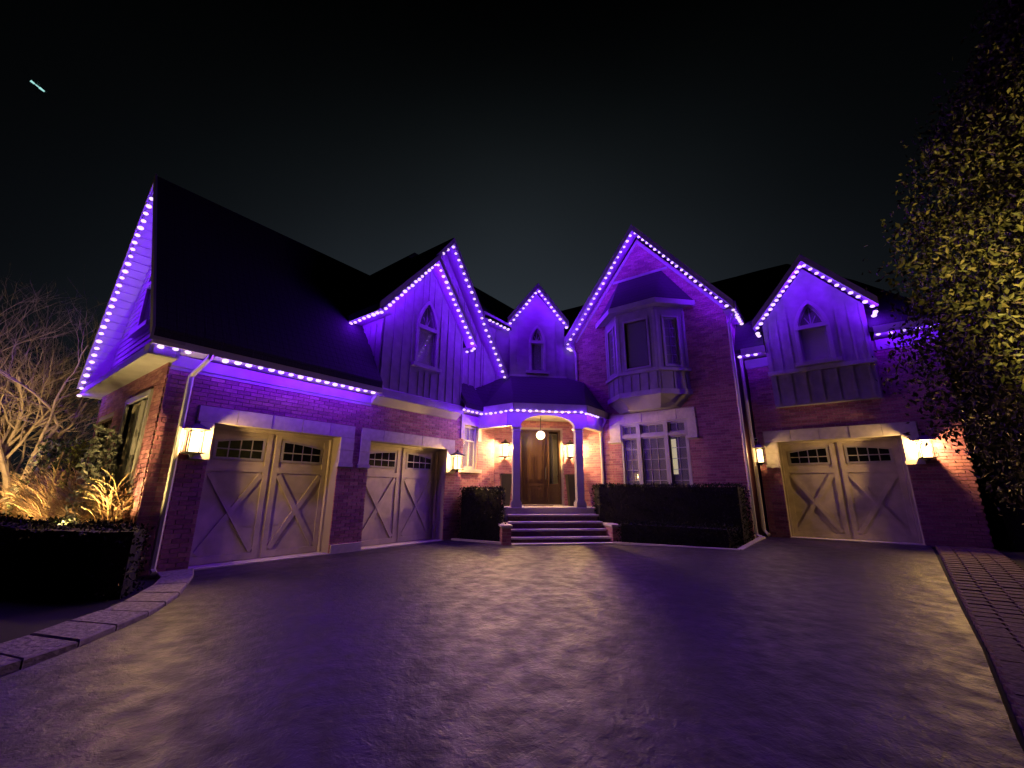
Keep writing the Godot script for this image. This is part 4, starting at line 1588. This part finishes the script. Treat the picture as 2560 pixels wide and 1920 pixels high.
# clipped hedge over a plan polygon (x, z)
func hedge(called: String, label: String, plan: PackedVector2Array, h: float, count: int) -> void:
	var c := Vector2.ZERO
	for p in plan:
		c += p / plan.size()
	var y0 := ground_y(c.x, c.y) - 0.02
	var at := Vector3(c.x, y0, c.y)
	var s := thing(called, label, "hedge", at)
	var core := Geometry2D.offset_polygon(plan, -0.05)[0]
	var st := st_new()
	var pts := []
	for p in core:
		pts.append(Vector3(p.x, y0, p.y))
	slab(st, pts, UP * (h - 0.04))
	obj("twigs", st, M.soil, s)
	var places := []
	var per := 0.0
	for i in plan.size():
		per += (plan[(i + 1) % plan.size()] - plan[i]).length()
	for i in count:
		var p: Vector2
		var y: float
		if rng.randf() < 0.3:
			var k := rng.randi() % plan.size()
			p = c.lerp(plan[k].lerp(plan[(k + 1) % plan.size()], rng.randf()), sqrt(rng.randf()))
			y = h + rng.randfn() * 0.02
		else:
			var t := rng.randf() * per
			for k in plan.size():
				var e := plan[(k + 1) % plan.size()] - plan[k]
				if t < e.length():
					p = plan[k] + e.normalized() * t
					break
				t -= e.length()
			p += Vector2(rng.randfn(), rng.randfn()) * 0.035
			y = rng.randf() * h
		y += 0.025 * sin(p.x * 4.3 + p.y) * cos(p.y * 5.1) + (0.05 * rng.randf() if rng.randf() < 0.06 else 0.0)
		places.append(Transform3D(rand_basis(rng.randf_range(0.7, 1.3)), Vector3(p.x, y0 + y, p.y) - at))
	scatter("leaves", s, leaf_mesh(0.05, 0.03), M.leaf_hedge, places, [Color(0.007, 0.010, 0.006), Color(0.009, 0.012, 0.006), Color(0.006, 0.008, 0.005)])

func pv(a: Array) -> PackedVector2Array:
	var o := PackedVector2Array()
	for p in a:
		o.append(Vector2(p[0], p[1]))
	return o

func branch(st: SurfaceTool, p: Vector3, dir: Vector3, len: float, r: float, level: int, spread: float) -> void:
	var pts := [p]
	var radii := [r]
	var d := dir
	var q := p
	var n := 4 if level > 1 else 3
	for i in n:
		d = (d + Vector3(rng.randfn(), rng.randfn() * 0.6 + 0.15, rng.randfn()) * 0.16).normalized()
		q += d * len / n
		pts.append(q)
		radii.append(lerpf(r, r * 0.55, float(i + 1) / n))
	tube(st, pts, radii, 6 if level > 1 else 4)
	if level == 0:
		return
	var kids := rng.randi_range(3, 4)
	for k in kids:
		var i := rng.randi_range(1, n)
		var off := Vector3(rng.randfn(), rng.randfn() * 0.5, rng.randfn()).normalized()
		branch(st, pts[i], (d + off * spread).normalized(), len * rng.randf_range(0.55, 0.8), radii[i] * 0.66, level - 1, spread)

func build_garden() -> void:
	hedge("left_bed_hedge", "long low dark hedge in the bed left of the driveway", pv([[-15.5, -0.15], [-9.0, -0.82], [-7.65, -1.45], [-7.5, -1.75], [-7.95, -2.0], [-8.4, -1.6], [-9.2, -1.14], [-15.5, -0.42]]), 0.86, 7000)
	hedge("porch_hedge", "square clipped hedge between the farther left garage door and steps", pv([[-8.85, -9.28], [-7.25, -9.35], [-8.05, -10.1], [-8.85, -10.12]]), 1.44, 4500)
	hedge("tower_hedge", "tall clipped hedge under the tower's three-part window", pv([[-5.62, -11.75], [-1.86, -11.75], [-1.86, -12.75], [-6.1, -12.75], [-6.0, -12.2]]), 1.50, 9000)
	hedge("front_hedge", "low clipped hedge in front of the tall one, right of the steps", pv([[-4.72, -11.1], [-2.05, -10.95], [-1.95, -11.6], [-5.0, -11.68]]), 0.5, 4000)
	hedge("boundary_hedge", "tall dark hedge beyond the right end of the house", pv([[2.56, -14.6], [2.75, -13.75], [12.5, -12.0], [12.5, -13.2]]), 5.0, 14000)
	# kerb of the right-hand bed
	var st := st_new()
	var kp := [Vector3(-4.9, 0.0, -11.08), Vector3(-1.83, 0.1, -10.68), Vector3(-1.66, 0.2, -13.0)]
	for i in 2:
		var a: Vector3 = kp[i]
		var b: Vector3 = kp[i + 1]
		var n := UP.cross(b - a).normalized() * 0.06
		slab(st, [a - n + UP * 0.07, b - n + UP * 0.07, b + n + UP * 0.07, a + n + UP * 0.07], Vector3(0, -0.14, 0))
	structure(obj("kerb", st, M.limestone))
	st = st_new()
	slab(st, [Vector3(-8.85, 0.06, -9.02), Vector3(-6.95, 0.06, -9.2), Vector3(-6.95, 0.06, -9.3), Vector3(-8.85, 0.06, -9.12)], Vector3(0, -0.1, 0))
	structure(obj("kerb", st, M.limestone))
	# dry ornamental grass in front of the garage end wall
	var at := Vector3(-12, 0, -1.6)
	var g := Node3D.new()
	g.name = numbered("ornamental_grass")
	g.position = at
	g.set_meta("kind", "stuff")
	g.set_meta("label", "mass of dry golden ornamental grass lit against the garage end wall")
	g.set_meta("category", "grass")
	add_child(g)
	var places := []
	for i in 9000:
		var x := rng.randf_range(-17.5, -9.35)
		var z := rng.randf_range(-2.0, -1.72) + 0.3 * clampf((-x - 10.0) / 6.0, 0.0, 1.0)
		var k := sin(x * 3.1) * 0.5 + 0.5
		var h := rng.randf_range(0.35, 0.95) * (0.9 + 0.35 * k) * lerpf(0.75, 1.25, clampf((-x - 9.3) / 4.0, 0, 1))
		var b := Basis(UP, rng.randf() * TAU) * Basis(Vector3.RIGHT, rng.randf_range(0.1, 0.9))
		places.append(Transform3D(b.scaled_local(Vector3(1, h, 1)), Vector3(x, rng.randf_range(0.05, 1.0) * (0.9 + 0.3 * k), z) - at))
	var bl := st_new()
	var w := 0.012
	var prev := Vector3.ZERO
	var prevw := w
	for k in range(1, 5):
		var t := k / 4.0
		var p := Vector3(0, t - 0.25 * t * t, 0.45 * t * t)
		var pw := w * (1.0 - t * 0.85)
		quad(bl, prev + Vector3(prevw, 0, 0), prev - Vector3(prevw, 0, 0), p - Vector3(pw, 0, 0), p + Vector3(pw, 0, 0), Vector3(0, 0.2, 1))
		prev = p
		prevw = pw
	bl.generate_normals()
	scatter("blades", g, bl.commit(), M.grass_blade, places, [Color(0.30, 0.20, 0.11), Color(0.36, 0.26, 0.14), Color(0.24, 0.14, 0.09), Color(0.32, 0.17, 0.11)])
	places = []
	for i in 16000:
		var x := rng.randf_range(-17.5, -9.2)
		var mound := 0.5 + 0.5 * absf(sin(x * 2.1 + 0.6))
		var top := lerpf(1.25, 1.75, clampf((-x - 9.0) / 4.0, 0, 1)) * (0.82 + 0.18 * mound)
		var y := top * pow(rng.randf(), 0.6)
		var z := -1.62 - 0.3 * (y / top) * (y / top) - rng.randf() * 0.16 + 0.28 * clampf((-x - 10.0) / 6.0, 0.0, 1.0)
		places.append(Transform3D(rand_basis(rng.randf_range(0.6, 1.4)), Vector3(x, y, maxf(z, -2.02)) - at))
	scatter("dry_leaves", g, leaf_mesh(0.075, 0.034), M.leaf_shrub, places, [Color(0.36, 0.25, 0.14), Color(0.42, 0.31, 0.18), Color(0.28, 0.17, 0.11), Color(0.34, 0.20, 0.13)])
	# bare tree beyond the left end of the house
	var bt := thing("bare_tree", "bare many-stemmed tree lit from below beyond the left gable", "tree", Vector3(-17.6, 0, -1.1))
	st = st_new()
	for k in 8:
		var a := TAU * k / 8.0 + rng.randf() * 0.6
		branch(st, Vector3(-17.6 + cos(a) * 0.25, 0.0, -1.1 + sin(a) * 0.22), Vector3(cos(a) * 0.3, 1.0, sin(a) * 0.3).normalized(), 3.3, 0.085, 5, 0.75)
	obj("branches", st, M.bark, bt)
	# big leafy tree on the right
	var tx := Vector3(4.75, 0, -10.6)
	var tr := thing("leafy_tree", "large dark evergreen tree overhanging the right edge", "tree", tx)
	st = st_new()
	tube(st, [tx, tx + Vector3(0.1, 3, 0), tx + Vector3(0, 7, 0.1), tx + Vector3(0, 10.5, 0)], [0.24, 0.19, 0.11, 0.03], 10)
	obj("trunk", st, M.dark_bark, tr)
	st = st_new()
	var tips := []
	for i in 210:
		var y := rng.randf_range(0.7, 10.8)
		var r := crown_r(y) * rng.randf_range(0.45, 0.98)
		var a := rng.randf() * TAU
		var p := tx + Vector3(0, y - r * 0.25, 0)
		var q := tx + Vector3(cos(a) * r, y + rng.randf_range(-0.3, 0.3), sin(a) * r)
		tube(st, [p, p.lerp(q, 0.5) + UP * 0.12, q], [0.04, 0.025, 0.008], 4)
		tips.append([p, q])
	obj("limbs", st, M.dark_bark, tr)
	places = []
	for t in tips:
		for k in 420:
			var u := 1.0 - pow(rng.randf(), 1.6) * 0.75
			var p: Vector3 = t[0].lerp(t[1], u) + Vector3(rng.randfn(), rng.randfn() * 0.8, rng.randfn()) * 0.24
			places.append(Transform3D(rand_basis(rng.randf_range(0.7, 1.4)), p - tx))
	for i in 70000:
		var y := rng.randf_range(0.2, 10.8)
		var a := rng.randf() * TAU
		var rr := crown_r(y) * sqrt(rng.randf()) * (0.93 + 0.12 * sin(a * 5.0 + y * 2.3) * sin(y * 3.1 + a))
		places.append(Transform3D(rand_basis(rng.randf_range(0.8, 1.6)), Vector3(cos(a) * rr, y, sin(a) * rr)))
	scatter("crown", tr, leaf_mesh(0.092, 0.045), M.leaf_tree, places, [Color(0.040, 0.042, 0.012), Color(0.032, 0.038, 0.012), Color(0.060, 0.055, 0.018), Color(0.030, 0.032, 0.011)])
	# shrubs against the garage end wall
	shrub("leafy_shrub", "pale-leaved shrub growing up in front of the garage end window", Vector3(-10.75, 0, -1.76), 0.34, 2.45, 1000, [Color(0.22, 0.23, 0.20), Color(0.14, 0.15, 0.12), Color(0.34, 0.34, 0.31)], 0.09)
	shrub("flowering_shrub", "dark shrub with pale flower heads behind the grass at far left", Vector3(-15.6, 0, -1.75), 0.75, 2.6, 900, [Color(0.05, 0.07, 0.03), Color(0.04, 0.06, 0.03), Color(0.28, 0.30, 0.28)], 0.1)
	shrub("conifer_shrub", "small upright yellow-green conifer before the dark garden door", Vector3(-13.0, 0, -1.75), 0.22, 2.35, 600, [Color(0.16, 0.17, 0.03), Color(0.12, 0.14, 0.03), Color(0.22, 0.20, 0.05)], 0.06)
	spot("small spotlight behind the left hedge, nearest the garage corner, aimed up at the gable", Vector3(-9.05, 0.66, -1.2), Vector3(-9.7, 2.3, -2.05), 18.0, 64.0)
	spot("small spotlight behind the left hedge aimed at the grass beside the garage corner", Vector3(-9.35, 0.62, -1.22), Vector3(-10.0, 1.15, -2.0), 3.6, 80.0)
	spot("small spotlight behind the left hedge aimed at the middle of the golden grass", Vector3(-11.0, 0.62, -1.05), Vector3(-11.4, 1.2, -2.0), 9.0, 80.0)
	spot("small spotlight behind the left hedge aimed at the far end of the golden grass", Vector3(-13.2, 0.6, -0.8), Vector3(-13.8, 1.3, -2.0), 8.0, 80.0)
	spot("small spotlight under the bare tree", Vector3(-15.6, 0.4, -0.72), Vector3(-17.6, 5.2, -1.15), 24.0, 60.0)
	spot("small spotlight in the right bed aimed up at the leafy tree", Vector3(2.7, 0.0, -6.9), Vector3(4.75, 7.6, -9.6), 190.0, 31.0)

func crown_r(y: float) -> float:
	var pts := [Vector2(0.3, 2.1), Vector2(1.6, 2.7), Vector2(2.7, 3.3), Vector2(3.6, 4.0), Vector2(5.2, 3.6), Vector2(7.0, 3.0), Vector2(9.0, 1.9), Vector2(11.2, 0.3)]
	for i in pts.size() - 1:
		if y <= pts[i + 1].y * 0 + pts[i + 1].x:
			return lerpf(pts[i].y, pts[i + 1].y, clampf((y - pts[i].x) / (pts[i + 1].x - pts[i].x), 0, 1))
	return 0.3

func shrub(called: String, label: String, at: Vector3, r: float, h: float, count: int, tones: Array, leaf: float) -> void:
	var s := thing(called, label, "shrub", at)
	var st := st_new()
	for k in 6:
		var a := TAU * k / 6.0
		tube(st, [at, at + Vector3(cos(a) * r * 0.3, h * 0.5, sin(a) * r * 0.3), at + Vector3(cos(a) * r * 0.5, h * 0.92, sin(a) * r * 0.5)], [0.02, 0.014, 0.005], 4)
	obj("stem", st, M.dark_bark, s)
	var places := []
	for i in count:
		var y := rng.randf_range(0.15, 1.0)
		var rr := r * sqrt(rng.randf()) * (1.0 - 0.5 * y * y)
		var a := rng.randf() * TAU
		places.append(Transform3D(rand_basis(rng.randf_range(0.7, 1.4)), Vector3(cos(a) * rr, y * h, sin(a) * rr)))
	scatter("foliage", s, leaf_mesh(leaf, leaf * 0.6), M.leaf_shrub, places, tones)

# ---------------------------------------------------------------- small things
func build_small_things() -> void:
	for side in [["left", 1.80], ["right", 3.98]]:
		var c := xz(side[1], 13.72) + UP * 0.9
		var p := thing("tall_planter", "tall black tapered planter %s of the front door" % side[0], "planter", c, "planters flanking the front door")
		var st := st_new()
		lathe(st, c, [Vector2(0.0, 0.0), Vector2(0.15, 0.0), Vector2(0.25, 0.95), Vector2(0.27, 0.95), Vector2(0.27, 1.0), Vector2(0.23, 1.0), Vector2(0.22, 0.94), Vector2(0.0, 0.94)], 4, 0.0)
		obj("pot", st, M.planter, p)
	var m := st_new()
	var fm := [xz(2.86, 13.6), Vector3(RT, 0, -RT), Vector3(-RT, 0, -RT)]
	fbox(m, fm, -0.45, 0.902, 0.45, 0.925, 0.0, 0.4)
	tag(obj("door_mat", m, M.red_paver), "brown mat lying before the front door", "door mat")
	var at := Vector3(-1.58, 2.80, -13.55)
	var cam := thing("security_camera", "small round camera on the brick above the lantern left of the right garage", "camera", at)
	var st := st_new()
	box(st, at + Vector3(0, 0, 0.02), Vector3(0.09, 0.09, 0.04))
	obj("mount", st, M.white_paint, cam)
	st = st_new()
	tube(st, [at + Vector3(0, 0, 0.04), at + Vector3(0.02, -0.02, 0.13)], [0.045, 0.05], 12)
	obj("housing", st, M.white_paint, cam)
	st = st_new()
	tube(st, [at + Vector3(0.02, -0.02, 0.131), at + Vector3(0.0205, -0.0205, 0.136)], [0.032, 0.03], 12)
	obj("lens", st, M.dark_glass, cam)
	# aircraft far off in the sky
	var a := Vector3(-300, 201, 9) + EYE
	var pl := thing("airplane", "tiny bright bluish-white airplane crossing the black sky at upper left", "airplane", a)
	var fwd := Vector3(0.10, 0.30, 0.95).normalized()
	st = st_new()
	tube(st, [a - fwd * 2.9, a - fwd * 1.8, a + fwd * 2.2, a + fwd * 3.0], [0.12, 0.36, 0.42, 0.1], 8)
	obj("fuselage", st, M.white_paint, pl)
	st = st_new()
	slab(st, [a + fwd * 0.8 + Vector3(-4.5, 0, 0), a + fwd * 0.8 + Vector3(4.5, 0, 0), a - fwd * 0.4 + Vector3(4.5, 0, 0), a - fwd * 0.4 + Vector3(-4.5, 0, 0)], Vector3(0, 0.12, 0))
	obj("wing", st, M.white_paint, pl)
	st = st_new()
	slab(st, [a - fwd * 3.3, a - fwd * 2.4, a - fwd * 3.2 + UP * 1.3, a - fwd * 3.6 + UP * 1.3], Vector3(0.1, 0, 0))
	obj("tail_fin", st, M.white_paint, pl)
	var pm := mat("plane_light", lin(0.6, 0.9, 0.9), 0.5)
	pm.emission_enabled = true
	pm.emission = Color(0.72, 1.0, 0.97)
	pm.emission_energy_multiplier = 0.85
	for k in [[2.2, 0.5, 0.8], [0.1, 0.26, 1.0], [-1.5, 0.52, 1.0]]:
		st = st_new()
		var c: Vector3 = a + fwd * k[0] + Vector3(0.45, -0.2, 0)
		tube(st, [c - fwd * k[2], c + fwd * k[2]], [k[1] * 0.7, k[1]], 8)
		obj("cabin_light", st, pm, pl)
